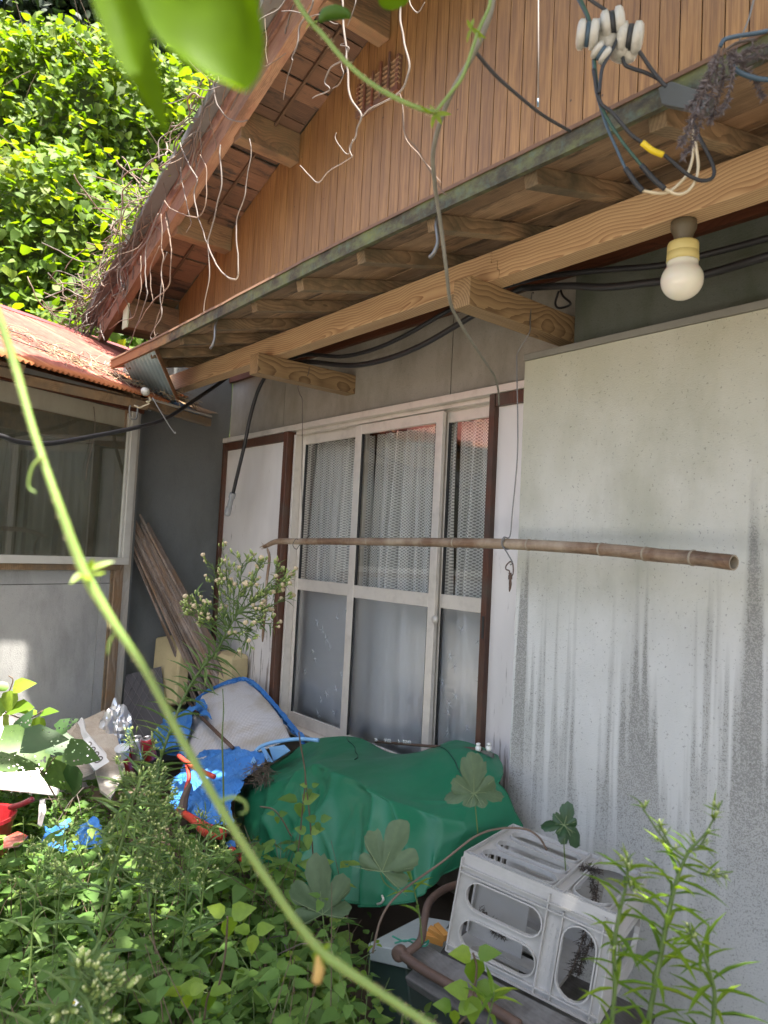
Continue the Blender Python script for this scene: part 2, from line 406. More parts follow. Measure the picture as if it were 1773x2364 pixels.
def glass(name, frosted=False, tint=(0.96, 0.97, 0.96), k=1.5, dust=0.0):
    t = NT(name); nr = None
    if frosted:
        co = t.obj(); f = t.noise(co, 420, 2, 0.5)
        nr = t.bump(f, 0.06, 0.002)
    fc_ = t.n('LayerWeight', {'Blend': 0.5, **({'Normal': nr} if nr else {})}).outputs[1]
    fr = t.n('Math', {0: t.math('MULTIPLY', t.math('POWER', fc_, 3.0), 0.95), 1: 0.075}, operation='ADD')
    tr = t.n('BsdfTransparent', {'Color': tint}) if not frosted else t.n('BsdfTranslucent', {'Color': (0.8, 0.84, 0.9)})
    gl = t.n('BsdfGlossy', {'Roughness': 0.16 if frosted else 0.012, 'Color': (1, 1, 1), **({'Normal': nr} if nr else {})})
    f2 = t.math('ADD', t.math('MULTIPLY', fr.outputs[0], k), 0.02, True)
    if frosted:
        t2 = t.n('BsdfRefraction', {'Color': (0.93, 0.96, 1.0), 'IOR': 1.10, 'Roughness': 0.42, 'Normal': nr})
        trm = t.n('MixShader', {0: 0.30, 1: t2.outputs[0], 2: tr.outputs[0]})
    else: trm = tr
    if dust:
        dn = t.noise(t.map((1, 1, .5)), 6.0, 8, .7)
        dd = t.n('BsdfDiffuse', {'Color': (.20, .205, .16)})
        trm = t.n('MixShader', {0: t.math('MULTIPLY', t.ramp(dn, [(.35, .25), (.7, 1)]), dust), 1: trm.outputs[0], 2: dd.outputs[0]})
    mx = t.n('MixShader', {0: f2, 1: trm.outputs[0], 2: gl.outputs[0]})
    t.t.links.new(mx.outputs[0], t.out.inputs[0]); return t.m
M['glass'] = glass('clear_pane'); M['frost'] = glass('frosted_pane', True)
M['shedglass'] = glass('dusty_pane', False, (0.7, 0.72, 0.64), 0.7, 0.45)
def lace():
    t = NT('lace_net'); uv = t.n('UVMap').outputs[0]
    s_ = t.n('SeparateXYZ', {0: uv})
    k = 95.0
    a = t.math('ADD', s_.outputs[0], s_.outputs[1]); b = t.math('SUBTRACT', s_.outputs[0], s_.outputs[1])
    sa = t.math('ABSOLUTE', t.math('SINE', t.math('MULTIPLY', a, k * 2.0))); sb = t.math('ABSOLUTE', t.math('SINE', t.math('MULTIPLY', b, k * 2.0)))
    hole = t.math('MULTIPLY', sa, sb)
    h = t.ramp(hole, [(0.30, 0), (0.5, 1)])
    df = t.n('BsdfDiffuse', {'Color': (0.88, 0.87, 0.84)}); tl = t.n('BsdfTranslucent', {'Color': (0.88, 0.87, 0.84)})
    cl = t.n('MixShader', {0: 0.2, 1: df.outputs[0], 2: tl.outputs[0]})
    tp = t.n('BsdfTransparent', {'Color': (1, 1, 1)})
    mx = t.n('MixShader', {0: t.math('MULTIPLY', h, 0.6), 1: cl.outputs[0], 2: tp.outputs[0]})
    t.t.links.new(mx.outputs[0], t.out.inputs[0]); return t.m
M['lace'] = lace()
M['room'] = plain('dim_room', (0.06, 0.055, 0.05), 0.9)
def rustroof():
    t = NT('rusted_red_sheet'); co = t.off(t.obj())
    st = t.n('UVMap').outputs[0]                           # u along the eave, v up the slope (metres)
    s2 = t.map((1, 0.10, 1), st); n = t.noise(s2, 9.0, 6, 0.65); n2 = t.noise(st, 5.0, 8, 0.7); n3 = t.noise(t.map((1, 0.3, 1), st), 26.0, 5, 0.6)
    c = t.ramp(t.math('ADD', t.math('MULTIPLY', n, 0.55), t.math('MULTIPLY', n3, 0.45)),
               [(0.36, (0.13, 0.042, 0.034)), (0.5, (0.20, 0.068, 0.052)), (0.62, (0.245, 0.10, 0.075)), (0.74, (0.33, 0.17, 0.10))])
    c = t.mix(t.ramp(t.noise(t.map((1, 0.04, 1), st), 12.0, 3, 0.5), [(0.60, 0), (0.66, 0.8)]), c, (0.42, 0.25, 0.13))
    v = t.n('SeparateXYZ', {0: st}).outputs[1]
    ed = t.math('MULTIPLY', t.math('SUBTRACT', t.math('ADD', 0.10, t.math('MULTIPLY', n2, 0.22)), v), 7.0, True)
    c = t.mix(t.math('MULTIPLY', ed, 0.6), c, (0.36, 0.13, 0.035))
    return t.bsdf(c, 0.85, t.bump(n3, 0.25, 0.003), Specular_IOR_Level=.15)
M['redroof'] = rustroof()
M['plum'] = plain('plum_flashing', (0.2, 0.045, 0.05), 0.55, 0.3, 10, 0.1, (0.1, 0.04, 0.035), 0.5)
M['bluetin'] = plain('pale_blue_tin', (0.34, 0.41, 0.43), 0.6, 0.2, 6, 0.05, (0.62, 0.62, 0.56), 0.7, Metallic=0.2)
M['darkblue'] = plain('blue_tin', (0.10, 0.22, 0.38), 0.5, 0.3, 8, 0.05, (0.25, 0.27, 0.27), 0.5)
M['tinroof'] = plain('cream_tin_roof', (0.84, 0.76, 0.60), 0.5, 0.05, 8, 0.0)
def fascia():
    t = NT('mossy_rusty_fascia'); co = t.geo()
    n = t.noise(t.map((0.6, 1, 1), co), 9, 8, 0.7); n2 = t.noise(co, 34, 5, 0.65)
    x = t.n('SeparateXYZ', {0: co}).outputs[0]
    c = t.ramp(n, [(0.38, (0.018, 0.015, 0.010)), (0.48, (0.065, 0.055, 0.028)), (0.56, (0.11, 0.115, 0.045)), (0.66, (0.15, 0.17, 0.05))])
    c = t.mix(t.ramp(n2, [(0.5, 0), (0.72, 0.6)]), c, (0.10, 0.15, 0.11))
    lf = t.math('MULTIPLY', t.math('SUBTRACT', t.math('SUBTRACT', t.math('MULTIPLY', n, 1.6), x), 4.35), 1.6, True)
    c = t.mix(t.math('MULTIPLY', lf, 0.9), c, (0.28, 0.115, 0.045))
    return t.bsdf(c, 0.65, t.bump(n2, 0.4, 0.003))
M['fascia'] = fascia()
M['edge_rust'] = plain('rusty_edge', (0.16, 0.085, 0.045), 0.7, 0.4, 20, 0.2)
M['slate'] = plain('roof_slate', (0.10, 0.10, 0.10), 0.8, 0.3, 6, 0.2, (0.16, 0.14, 0.1), 0.5)
M['black'] = plain('black_rubber', (0.018, 0.018, 0.02), 0.42, 0.2, 10)
M['blackc'] = plain('black_wire', (0.022, 0.024, 0.028), 0.5, 0.3, 40)
M['greenc'] = plain('green_wire', (0.025, 0.075, 0.055), 0.45, 0.3, 30)
M['bluec'] = plain('blue_wire', (0.05, 0.09, 0.13), 0.45, 0.3, 30)
M['creamc'] = plain('cream_wire', (0.62, 0.53, 0.36), 0.5, 0.1, 30)
M['yellow'] = plain('yellow_sleeve', (0.75, 0.55, 0.02), 0.4, 0.15, 20)
M['strand'] = plain('grey_stranded_wire', (0.07, 0.07, 0.072), 0.7, 0.3, 60)
M['steel'] = plain('dull_steel', (0.22, 0.215, 0.205), 0.45, 0.2, 30, Metallic=0.7)
M['rustpipe'] = plain('rusty_pipe', (0.085, 0.05, 0.036), 0.65, 0.35, 22, 0.3, (0.13, 0.075, 0.045), 0.6)
M['pvc'] = plain('grey_plastic', (0.3, 0.31, 0.32), 0.45, 0.1, 12, 0.0, (0.5, 0.48, 0.44), 0.4)
M['porcelain'] = plain('dirty_porcelain', (0.50, 0.48, 0.42), 0.35, 0.15, 16, 0.05, (0.12, 0.115, 0.07), 0.85)
M['bulb'] = plain('opal_globe', (0.82, 0.79, 0.66), 0.12, 0.02, 3, Subsurface_Weight=0.2)
M['socket'] = plain('yellowed_socket', (0.66, 0.56, 0.22), 0.4, 0.08, 8)
M['rose'] = plain('ceiling_rose', (0.12, 0.10, 0.062), 0.5, 0.2, 12)
M['hook'] = plain('galvanised_hook', (0.45, 0.45, 0.44), 0.35, 0.2, 20, Metallic=0.6)
# ---------------------------------------------------------------- house
def soff(X): return 5.89 + 0.383 * X
SL = math.atan(0.383); SX = V(math.cos(SL), 0, math.sin(SL)); SN = V(-math.sin(SL), 0, math.cos(SL))
house = thing('house', V(-3.0, 0, 0), 'old wooden house with brown board gable, small eave roof and curtained sliding window', 'house')
def hb(name, a, b, mat, parent=None, bevel=0.0):
    return MB().span(a, b).build(name, mat, parent or house, bevel=bevel)
XR = 0.9
# grey boards of the window wall, joints recessed
for a, b in ((-4.92, -4.166), (-4.160, -2.588), (-2.582, -1.835)):
    hb('wall_panel', (a, 0, 2.285), (b, 0.02, 2.86), M['greywall'])
hb('wall_backing', (-4.92, 0.02, 2.25), (XR, 0.05, 2.9), M['black'])
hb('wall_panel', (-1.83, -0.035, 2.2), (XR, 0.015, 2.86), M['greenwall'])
hb('foundation_wall', (-4.92, 0.0, -0.1), (-1.97, 0.05, 0.375), M['greywall'])
hb('wall_trim', (-4.92, -0.03, 2.705), (-1.835, -0.001, 2.79), M['brown'])
hb('wall_trim', (-1.83, -0.066, 2.69), (XR, -0.036, 2.79), M['brown'])
# dark side wall, from the corner to the outbuilding's post
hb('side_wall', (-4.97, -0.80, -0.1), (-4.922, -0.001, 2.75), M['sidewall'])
# closed room behind the window
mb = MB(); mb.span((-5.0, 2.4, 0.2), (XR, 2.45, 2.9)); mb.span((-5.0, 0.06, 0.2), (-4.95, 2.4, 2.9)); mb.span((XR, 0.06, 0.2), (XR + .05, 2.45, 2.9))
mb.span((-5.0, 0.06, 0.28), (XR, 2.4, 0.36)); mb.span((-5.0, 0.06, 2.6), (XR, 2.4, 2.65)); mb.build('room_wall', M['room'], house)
# ---- gable siding, one board at a time
bw = 0.087
n = int((0.5 + 6.03) / bw)
mb = MB().add([(-6.03, .013, 2.8), (0.5, .013, 2.8), (0.5, .013, soff(.5)), (-6.03, .013, soff(-6.03))], [(0, 1, 2, 3)])
mb.build('siding_backing', M['siding_gap'], house)
for i in range(n):
    x0 = -6.03 + i * bw + .0024; x1 = x0 + bw - .0048; y = RNG.uniform(-.001, .001)
    v = [(x0, y, 2.82), (x1, y, 2.82), (x1, y, soff(x1)), (x0, y, soff(x0)), (x0, .012, 2.82), (x1, .012, 2.82), (x1, .012, soff(x1)), (x0, .012, soff(x0))]
    MB().add(v, [(0, 1, 2, 3), (1, 5, 6, 2), (4, 0, 3, 7), (5, 4, 7, 6), (3, 2, 6, 7), (0, 4, 5, 1)]).build('siding_board', M['siding'], house)
# gable vent
gv = MB()
for a, b in (((-3.485, -.03, 4.10), (-3.46, 0, 4.31)), ((-3.12, -.03, 4.10), (-3.095, 0, 4.31)), ((-3.46, -.03, 4.10), (-3.12, 0, 4.13))): gv.span(a, b)
gv = gv.build('gable_vent', M['brown_v'], house)
hb('vent_backing', (-3.46, -.006, 4.13), (-3.12, -.002, 4.30), M['black'], gv)
for k in range(6):
    z = 4.145 + k * .028
    MB().bar((-3.49, -.022, z), (-3.09, -.022, z), .018, .011, (0, .6, .8)).build('slat', M['purlin'], gv)
for k in range(4):
    x = -3.40 + k * .075; hb('vent_bar', (x, -.042, 4.09 + .012 * k), (x + .013, -.031, 4.29 + .02 * k), M['brown_v'], gv)
# ---- soffit boards, purlins, bargeboard, roof
Ls = 8.2; x = -6.62
while x < 0.9:
    wd = RNG.uniform(.11, .15); dz = RNG.uniform(-.007, .007)
    dx = wd * math.cos(SL)
    c = V(x + dx / 2, -.235, soff(x + dx / 2) + .012 + dz)
    MB().box(c, (wd - .006, .47 + RNG.uniform(-.01, .01), .014), (SX, V(0, 1, 0), SN)).build('soffit_board', M['soffit'], house, bevel=.002)
    x += dx
MB().bar((-6.3, -.20, soff(-6.3) - .02), (.6, -.20, soff(.6) - .02), .016, .016).build('soffit_batten', M['siding_gap'], house)
for x, zb in ((-4.153, 4.10), (-3.222, 4.47), (-5.085, 3.765), (-2.29, 4.83), (-1.36, 5.19), (-.43, 5.55)):
    MB().span((x - .10, -.44, zb), (x, -.002, soff(x - .05) + .02)).build('purlin', M['purlin'], house, bevel=.003)
MB().span((-6.10, -.435, 3.262), (-6.0, -.002, 3.515)).build('purlin', M['purlin'], house, bevel=.003)
hb('purlin_cap', (-6.106, -.447, 3.258), (-5.994, -.436, 3.52), plain('pale_green_tin', (.45, .52, .36), .5), house)
def sloped(name, x0, x1, y0, y1, z0, z1, mat, parent=None, k=.379, seg=26, rough=.004):
    """long timber following the roof slope; z0 and z1 are its bottom and top at X = 0"""
    P = []
    for i in range(seg + 1):
        xx = x0 + (x1 - x0) * i / seg; s = .03 * math.sin((xx + 6.4) / 3.3 * math.pi) if xx < -3.1 else -.0
        j = [RNG.normal(0, rough) for _ in range(4)]
        P.append([(xx, y0 + j[0], z0 + k * xx + s + j[1]), (xx, y1, z0 + k * xx + s + j[2]), (xx, y1, z1 + k * xx + s), (xx, y0 + j[0] * .5, z1 + k * xx + s + j[3])])
    mb = MB(); vs = [q for r in P for q in r]
    fs = [(i * 4 + a, i * 4 + (a + 1) % 4, (i + 1) * 4 + (a + 1) % 4, (i + 1) * 4 + a) for i in range(seg) for a in range(4)]
    fs += [(3, 2, 1, 0), tuple(seg * 4 + q for q in range(4))]
    return mb.add(vs, fs).build(name, mat, parent or house)
sloped('bargeboard', -6.56, 0.9, -.495, -.425, 5.725, 5.868, M['barge'])
sloped('bargeboard', -6.56, 0.9, -.510, -.425, 5.870, 5.965, M['barge_red'])
sloped('roof_sheet', -6.75, 1.0, -.60, 3.0, 5.972, 6.03, M['slate'], rough=.008)
MB().add([(1.0, -.6, 6.409), (3.6, -.6, 5.4), (3.6, 3, 5.4), (1.0, 3, 6.409), (1.0, -.6, 6.35), (3.6, -.6, 5.34), (3.6, 3, 5.34), (1.0, 3, 6.35)],
         [(0, 1, 2, 3), (7, 6, 5, 4), (0, 4, 5, 1), (2, 6, 7, 3), (1, 5, 6, 2)]).build('roof_sheet', M['slate'], house)
hb('back_wall', (-5.9, 2.6, 0), (2.6, 2.7, 3.6), M['sidewall'])
# ---- little eave roof over the window
EX0, EX1 = -4.70, 0.9
def rz(Y): return 2.545 + .25 * (Y + .94)              # underside of the rafters
for k in range(-3, 10):
    x = -0.905 - .388 * k + RNG.normal(0, .006)
    if x > EX1 - .1: continue
    MB().bar((x - .024, -.96, rz(-.96) + .025), (x - .024, -.001, rz(0) + .025), .046, .05).build('rafter', M['rafter'], house, bevel=.002)
ed = [-.985, -.84, -.695, -.55, -.41, -.27, -.13, -.005]
for i in range(7):
    xs = [EX0, -3.35 + .4 * (i % 3), -1.68 + .39 * (i % 2), EX1]
    for j in range(3):
        ya, yb = ed[i] + .002, ed[i + 1] - .002; z = rz((ya + yb) / 2) + .0585 + RNG.uniform(-.001, .001)
        MB().box(((xs[j] + xs[j + 1]) / 2, (ya + yb) / 2, z), (xs[j + 1] - xs[j] - .004, (yb - ya) * 1.03, .013),
                 (V(1, 0, 0), V(0, .9701, .2425), V(0, -.2425, .9701))).build('sheathing_board', M['sheath'], house)
P = []
xs = np.arange(EX0, EX1, .019)
for Y in (-1.0, -.5, 0.0):
    P.append([(q, Y, rz(Y) + .080 + .006 * math.sin(q * 2 * math.pi / .076)) for q in xs])
MB().grid(P).build('eave_roof_sheet', M['tinroof'], house, smooth=True, solid=.002)
sg = 40; P = [[], [], [], []]
for i in range(sg + 1):
    x = EX0 + .1 + (EX1 - EX0 - .1) * i / sg; j = RNG.normal(0, .0015); s = .006 * math.sin(x * 2.1)
    P[0].append((x, -.985, 2.566 + s)); P[1].append((x, -1.003 + j, 2.564 + s + j)); P[2].append((x, -1.006 + j, 2.614 + s)); P[3].append((x, -.975, 2.623 + s))
MB().grid(P).build('eave_fascia', M['fascia'], house, solid=.003)
P = [[(q[0], q[1] - .006, q[2] - .004) for q in P[2]], [(q[0], q[1] - .004, q[2] + .008) for q in P[2]], [(q[0], q[1] + .004, q[2] + .004) for q in P[3]]]
MB().grid(P).build('fascia_lip', M['edge_rust'], house, solid=.002)
# beam in two lengths with a stepped joint, on two arms
def beam_piece(pts, name='eave_beam'):
    vs = [(x, y, z) for y in (-.55, -.465) for x, z in pts]; n = len(pts)
    fs = [tuple(range(n)), tuple(range(2 * n - 1, n - 1, -1))] + [(i, i + n, (i + 1) % n + n, (i + 1) % n) for i in range(n)]
    return MB().add(vs, fs).build(name, M['beam'], house, bevel=.002)
za, zb = 2.522, 2.634
beam_piece([(-4.91, za), (-1.79, za), (-1.79, 2.556), (-1.80, 2.556), (-1.80, 2.59), (-1.83, 2.59), (-1.83, zb), (-4.91, zb)])
beam_piece([(-1.788, za), (XR, za), (XR, zb), (-1.828, zb), (-1.828, 2.592), (-1.798, 2.592), (-1.798, 2.558), (-1.788, 2.558)])
for x, nm in ((-3.465, 0), (-1.925, 1)):
    MB().span((x, -.645, 2.412), (x + .085, .001, 2.521)).build('cantilever_arm', M['arm'], house, bevel=.003)
# metal hooks nailed to rafter ends
for x, zz in ((-3.22, 0), (-1.68, 0)):
    pts = [(x + .008, -.967, 2.59), (x + .008, -.975, 2.545), (x + .02, -.98, 2.51), (x + .03, -.985, 2.475), (x + .02, -.99, 2.445), (x, -.99, 2.435)]
    MB().tube(spline(pts, 4), .0065, 6).build('rafter_hook', M['steel'], house, smooth=True)
# corrugated infill under the left end of the eave
A, B, Cc, D_ = V(-4.42, -.985, 2.565), V(-3.93, -.985, 2.572), V(-4.40, -.66, 2.42), V(-4.86, -.62, 2.53)
B2 = at(411, 926, Y=-.62); A2 = B2 + (A - B) * 1.0
P = []
nv = Vector((B - A).cross(A2 - A)).normalized()
for j in range(4):
    r = []
    for i in range(80):
        u = i / 79; v = j / 3
        p = A.lerp(B, u).lerp(A2.lerp(B2, u), v)
        r.append(p + nv * (.008 * math.sin(u * 2 * math.pi * 10)))
    P.append(r)
MB().grid(P).build('corrugated_infill', M['bluetin'], house, smooth=True, solid=.002)
MB().bar(B + V(.005, 0, -.003), B2 + V(.005, 0, 0), .006, .024, nv).build('infill_edge', M['fascia'], house)
# ---- projecting white stucco block and its trim
bx0 = -1.962
mb = MB(); nx, nz = 44, 40
P = [[(bx0 + (XR - bx0) * i / nx, -.18 + .004 * mnoise.noise(V(i * .25, j * .25, 3)), -.05 + 2.37 * j / nz) for i in range(nx + 1)] for j in range(nz + 1)]
mb.grid(P)
mb.add([(bx0, -.18, -.05), (bx0, -.02, -.05), (bx0, -.02, 2.32), (bx0, -.18, 2.32)], [(0, 1, 2, 3)])
mb.add([(bx0, -.18, 2.32), (XR, -.18, 2.32), (XR, -.03, 2.32), (bx0, -.03, 2.32)], [(0, 1, 2, 3)])
mb.build('stucco_block', M['stucco'], house)
hb('block_trim', (bx0 - .004, -.187, 2.322), (XR, -.036, 2.349), M['trim'], bevel=.002)
# ---- window
win = MB()
win.span((-4.92, -.055, 2.249), (-1.97, 0.0, 2.284))
win.span((-3.975, -.012, 2.228), (-2.28, .02, 2.2485)); win.span((-3.975, .03, 2.222), (-2.28, .06, 2.2485))
win.span((-3.975, -.04, .375), (-2.28, .075, .41)); win.span((-3.985, -.02, .41), (-3.965, .07, 2.228))
win = win.build('window_frame', M['alu'], house, bevel=.0015)
def sash(x0, x1, y, lw, rw, lbl):
    zb_, zt, r0, r1 = .412, 2.222, 1.243, 1.312
    mb = MB(); yy0, yy1 = y - .012, y + .012
    mb.span((x0, yy0, zb_), (x0 + lw, yy1, zt)); mb.span((x1 - rw, yy0, zb_), (x1, yy1, zt))
    for a, b in ((zb_, zb_ + .07), (r0, r1), (2.168, zt)): mb.span((x0 + lw, yy0 + .001, a), (x1 - rw, yy1 - .001, b))
    s = mb.build('sash', M['alu'], house, bevel=.0015)
    for a, b in ((zb_ + .07, r0), (r1, 2.168)):
        for q in ((x0 + lw, x0 + lw + .006), (x1 - rw - .006, x1 - rw)): hb('gasket', (q[0], y - .008, a), (q[1], y + .008, b), M['rubber'], s)
    MB().add([(x0 + lw, y, r1), (x1 - rw, y, r1), (x1 - rw, y, 2.168), (x0 + lw, y, 2.168)], [(0, 1, 2, 3)]).build('clear_pane', M['glass'], s)
    P = [[(x0 + lw + (x1 - rw - x0 - lw) * i / 30, y, zb_ + .07 + (r0 - zb_ - .07) * j / 40) for i in range(31)] for j in range(41)]
    MB().grid(P, True).build('frosted_pane', M['frost'], s)
    return s
S1 = sash(-3.962, -3.292, .045, .03, .036, 0); S2 = sash(-3.345, -2.622, .004, .058, .050, 1); S3 = sash(-2.668, -2.282, .045, .044, .028, 2)
# embossed stars on the frosted panes, cast in the glass
def stars(x0, x1, y, s, seed):
    rg = np.random.default_rng(seed); mb = MB()
    for k in range(15):
        c = V(rg.uniform(x0, x1), y, .52 + (k / 15) * .68); rr = rg.uniform(.026, .042)
        a0 = rg.uniform(0, 6)
        for q in range(5):
            a = a0 + q * 2 * math.pi / 5 + rg.normal(0, .2)
            d = V(math.cos(a), 0, math.sin(a)); e = d.cross(V(0, 1, 0)) * .0016; L = rr * rg.uniform(.5, 1.2)
            mb.add([c - e, c + d * L, c + e, c + V(0, -.002, 0) + d * L * .3], [(0, 1, 3), (3, 1, 2), (0, 3, 2)])
    o = mb.build('glass_star', M['starglass'], s); o['kind'] = 'stuff'
M['starglass'] = plain('cast_glass', (.62, .66, .70), .12, .05, Alpha=.55)
stars(-3.92, -3.36, .041, S1, 1); stars(-2.60, -2.33, .041, S3, 3)
MB().lathe((-2.60, -.01, 1.19), (0, -1, 0), [(0, .012), (.006, .02), (.016, .02), (.022, .01)], 12).build('sash_lock', M['alu'], S3, smooth=True)
# ---- shutters either side: brown frames, white boards
sh = MB()
sh.span((-4.918, -.05, .36), (-4.886, -.003, 2.247)); sh.span((-4.885, -.045, 2.192), (-4.049, -.003, 2.247)); sh.span((-4.885, -.045, .36), (-4.049, -.003, .41))
sh = sh.build('shutter_frame', M['brown_v'], house, bevel=.002)
hb('board', (-4.886, -.022, .41), (-4.048, -.004, 2.193), M['board'], sh)
MB().span((-4.047, -.062, .33), (-3.998, -.0, 2.247)).build('shutter_post', M['brown_v'], house, bevel=.003)
sh = MB(); sh.span((-2.276, -.05, .36), (-2.243, 0, 2.247)); sh.span((-2.242, -.045, 2.192), (-1.965, -.003, 2.247))
sh = sh.build('shutter_frame', M['brown_v'], house, bevel=.002)
hb('board', (-2.244, -.018, .30), (-1.964, -.002, 2.193), M['board'], sh)
hb('latch_slot', (-2.262, -.053, 1.14), (-2.25, -.0505, 1.24), M['black'], sh)
# ---- lace curtains behind the panes
def curtain(x0, x1, seed, lbl):
    rg = np.random.default_rng(seed); nx, nz = 150, 30; P = []; uv = []
    ph = rg.uniform(0, 6, 4); fl = (x1 - x0) / .085
    for j in range(nz + 1):
        v = j / nz; z = 2.19 - v * 1.73; r = []
        for i in range(nx + 1):
            u = i / nx; g = u + .03 * math.sin(3 * u + ph[1] + v * 1.1) + .014 * math.sin(v * 3 + ph[3])
            A_ = (.016 + .044 * min(1, v * 2.2)) * (0.6 + .4 * math.sin(g * 9 + ph[2]))
            y = .15 + A_ * math.sin(g * 2 * math.pi * fl + ph[0] + .5 * math.sin(v * 2.2 + u * 5)) + .008 * math.sin(g * 2 * math.pi * fl * 2.3)
            r.append((x0 + (x1 - x0) * u, y, z)); uv.append((u * (x1 - x0) * 1.35, v * 1.73))
        P.append(r)
    o = MB().grid(P).build('lace_curtain', M['lace'], None, smooth=True)
    ul = o.data.uv_layers.new(name='UVMap')
    for lp in o.data.loops: ul.data[lp.index].uv = uv[lp.vertex_index]
    return tag(o, lbl, 'curtain', 'lace curtains behind the sliding window')
curtain(-4.12, -3.36, 1, 'white lace curtain behind the left window pane next to the brown shutter post')
curtain(-3.33, -2.66, 2, 'white lace curtain behind the middle window pane, gathered to the right')
curtain(-2.66, -2.26, 3, 'white lace curtain behind the narrow right window pane reflecting a red roof')
# ---------------------------------------------------------------- outbuilding at the left with a red sheet roof
sd = V(-.367, .930, 0).normalized(); sn = V(.930, .367, 0).normalized(); UZ = V(0, 0, 1)
SP = V(-4.706, -.80, 0)
def F(a, o, z): return SP + sd * a + sn * o + UZ * z       # along the front, out from it, height
shed = thing('outbuilding', F(-1.2, -.5, 0), 'low outbuilding with rusty red corrugated roof and grey board front', 'shed')
def fb(name, a0, a1, o0, o1, z0, z1, mat, parent=None, bevel=0.0):
    return MB().box(F((a0 + a1) / 2, (o0 + o1) / 2, (z0 + z1) / 2), (abs(a1 - a0), abs(o1 - o0), abs(z1 - z0)), (sd, sn, UZ)).build(name, mat, parent or shed, bevel=bevel)
AL = -4.2
# cement boards under the window, joints recessed
for a0, a1 in ((AL, -2.05), (-2.045, -1.12), (-1.115, -.172), (-.167, -.098)):
    fb('wall_board', a0, a1, -.02, 0, -.1, 1.222, M['shedwall']); fb('wall_board', a0, a1, -.02, -.001, 1.226, 1.305, M['shedwall'])
fb('wall_backing', AL, .0, -.06, -.021, -.1, 1.31, M['black'])
# posts at the corner
fb('corner_post', -.098, -.078, -.02, .008, .0, 1.31, M['shedwood'], bevel=.002)
fb('corner_post', -.077, -.004, -.06, .014, .0, 2.42, M['oldpost'], bevel=.004)
fb('corner_post', -.003, .062, -.06, .004, .0, 2.42, M['palepost'], bevel=.004)
fb('side_board', .0625, .09, -.2, -.012, .0, 2.42, M['sidewall'])
# window
fb('sill', AL, -.05, -.02, .03, 1.307, 1.342, M['shedwood'], bevel=.002)
wf = MB()
for a0, a1, z0, z1 in ((AL, .008, 1.343, 1.388), (-.045, .008, 1.388, 2.33), (-2.1, -2.05, 1.388, 2.2)):
    wf.box(F((a0 + a1) / 2, .027, (z0 + z1) / 2), (a1 - a0, .03, z1 - z0), (sd, sn, UZ))
wf.box(F(-.055, .02, 1.85), (.018, .02, .93), (sd, sn, UZ))
wf = wf.build('window_frame', M['alu_shed'], shed, bevel=.002)
fb('pane', -2.05, -.05, .016, .018, 1.388, 2.21, M['shedglass'], wf)
fb('pane', AL, -2.1, .016, .018, 1.388, 2.21, M['shedglass'], wf)
# what stands behind the dusty pane
fb('lining', AL, 0, -.16, -.14, 1.3, 2.4, plain('dim_lining', (.17, .165, .135), .9, .3, 5, 0, (.05, .05, .04), .7))
for a in (-1.02, -.72, -.40, -.20, -1.4, -1.8):
    fb('stud', a - .03, a + .03, -.135, -.09, 1.39, 2.2, M['shedwood'])
# timber and boarding above
fb('lintel', AL, -.046, -.02, .018, 2.075, 2.215, M['shedwood'], bevel=.003)
fb('upper_panel', AL, -.046, -.02, .006, 2.217, 2.33, M['shedpanel'])
fb('fascia_board', AL, .06, .008, .03, 2.333, 2.372, M['brown'])
fb('upper_panel', AL, .06, -.02, .006, 2.373, 2.47, M['shedwall'])
# ---- roof: corrugated sheets
RA = R(23.5); ru = -sn * math.cos(RA) + UZ * math.sin(RA); rn = sn * math.sin(RA) + UZ * math.cos(RA)
RE = V(-4.298, -.881, 2.369)
def RF(a, b, h=0): return RE + sd * a + ru * b + rn * h
RB = 2.42
def sheet(a0, a1, b0, b1, mat, h=0.0, nm='corrugated_sheet', dr=0.0, parent=None):
    pitch = .0325; m = int((a1 - a0) / pitch * 8); P = []; uv = []
    nb = 12
    for j in range(nb + 1):
        b = b0 + (b1 - b0) * j / nb; r = []
        for i in range(m + 1):
            a = a0 + (a1 - a0) * i / m
            q = RF(a, b + (.008 * math.sin(a * 5) if j == 0 else 0), h + .0075 * math.sin(a * 2 * math.pi / pitch) - dr * (1 - j / nb) + .004 * mnoise.noise(V(a * 3, b * 3, 1)))
            r.append(q); uv.append((a, b - b0))
        P.append(r)
    o = MB().grid(P).build(nm, mat, parent or shed, smooth=True, solid=.0015)
    ul = o.data.uv_layers.new(name='UVMap')
    for lp in o.data.loops: ul.data[lp.index].uv = uv[lp.vertex_index]
    return o
k = 0
for a0, a1 in ((-3.6, -2.85), (-2.9, -2.15), (-2.2, -1.45), (-1.5, -.75), (-.8, .20)):
    sheet(a0, a1, 0.0, RB, M['redroof'], .002 * (k % 2) + .001 * k); k += 1
sheet(.17, .50, .03, .60, M['darkblue'], -.012, 'corrugated_sheet', .012)
sheet(.17, .95, .42, RB, M['redroof'], .004)
sheet(.90, 1.7, .75, RB, M['redroof'], .001)
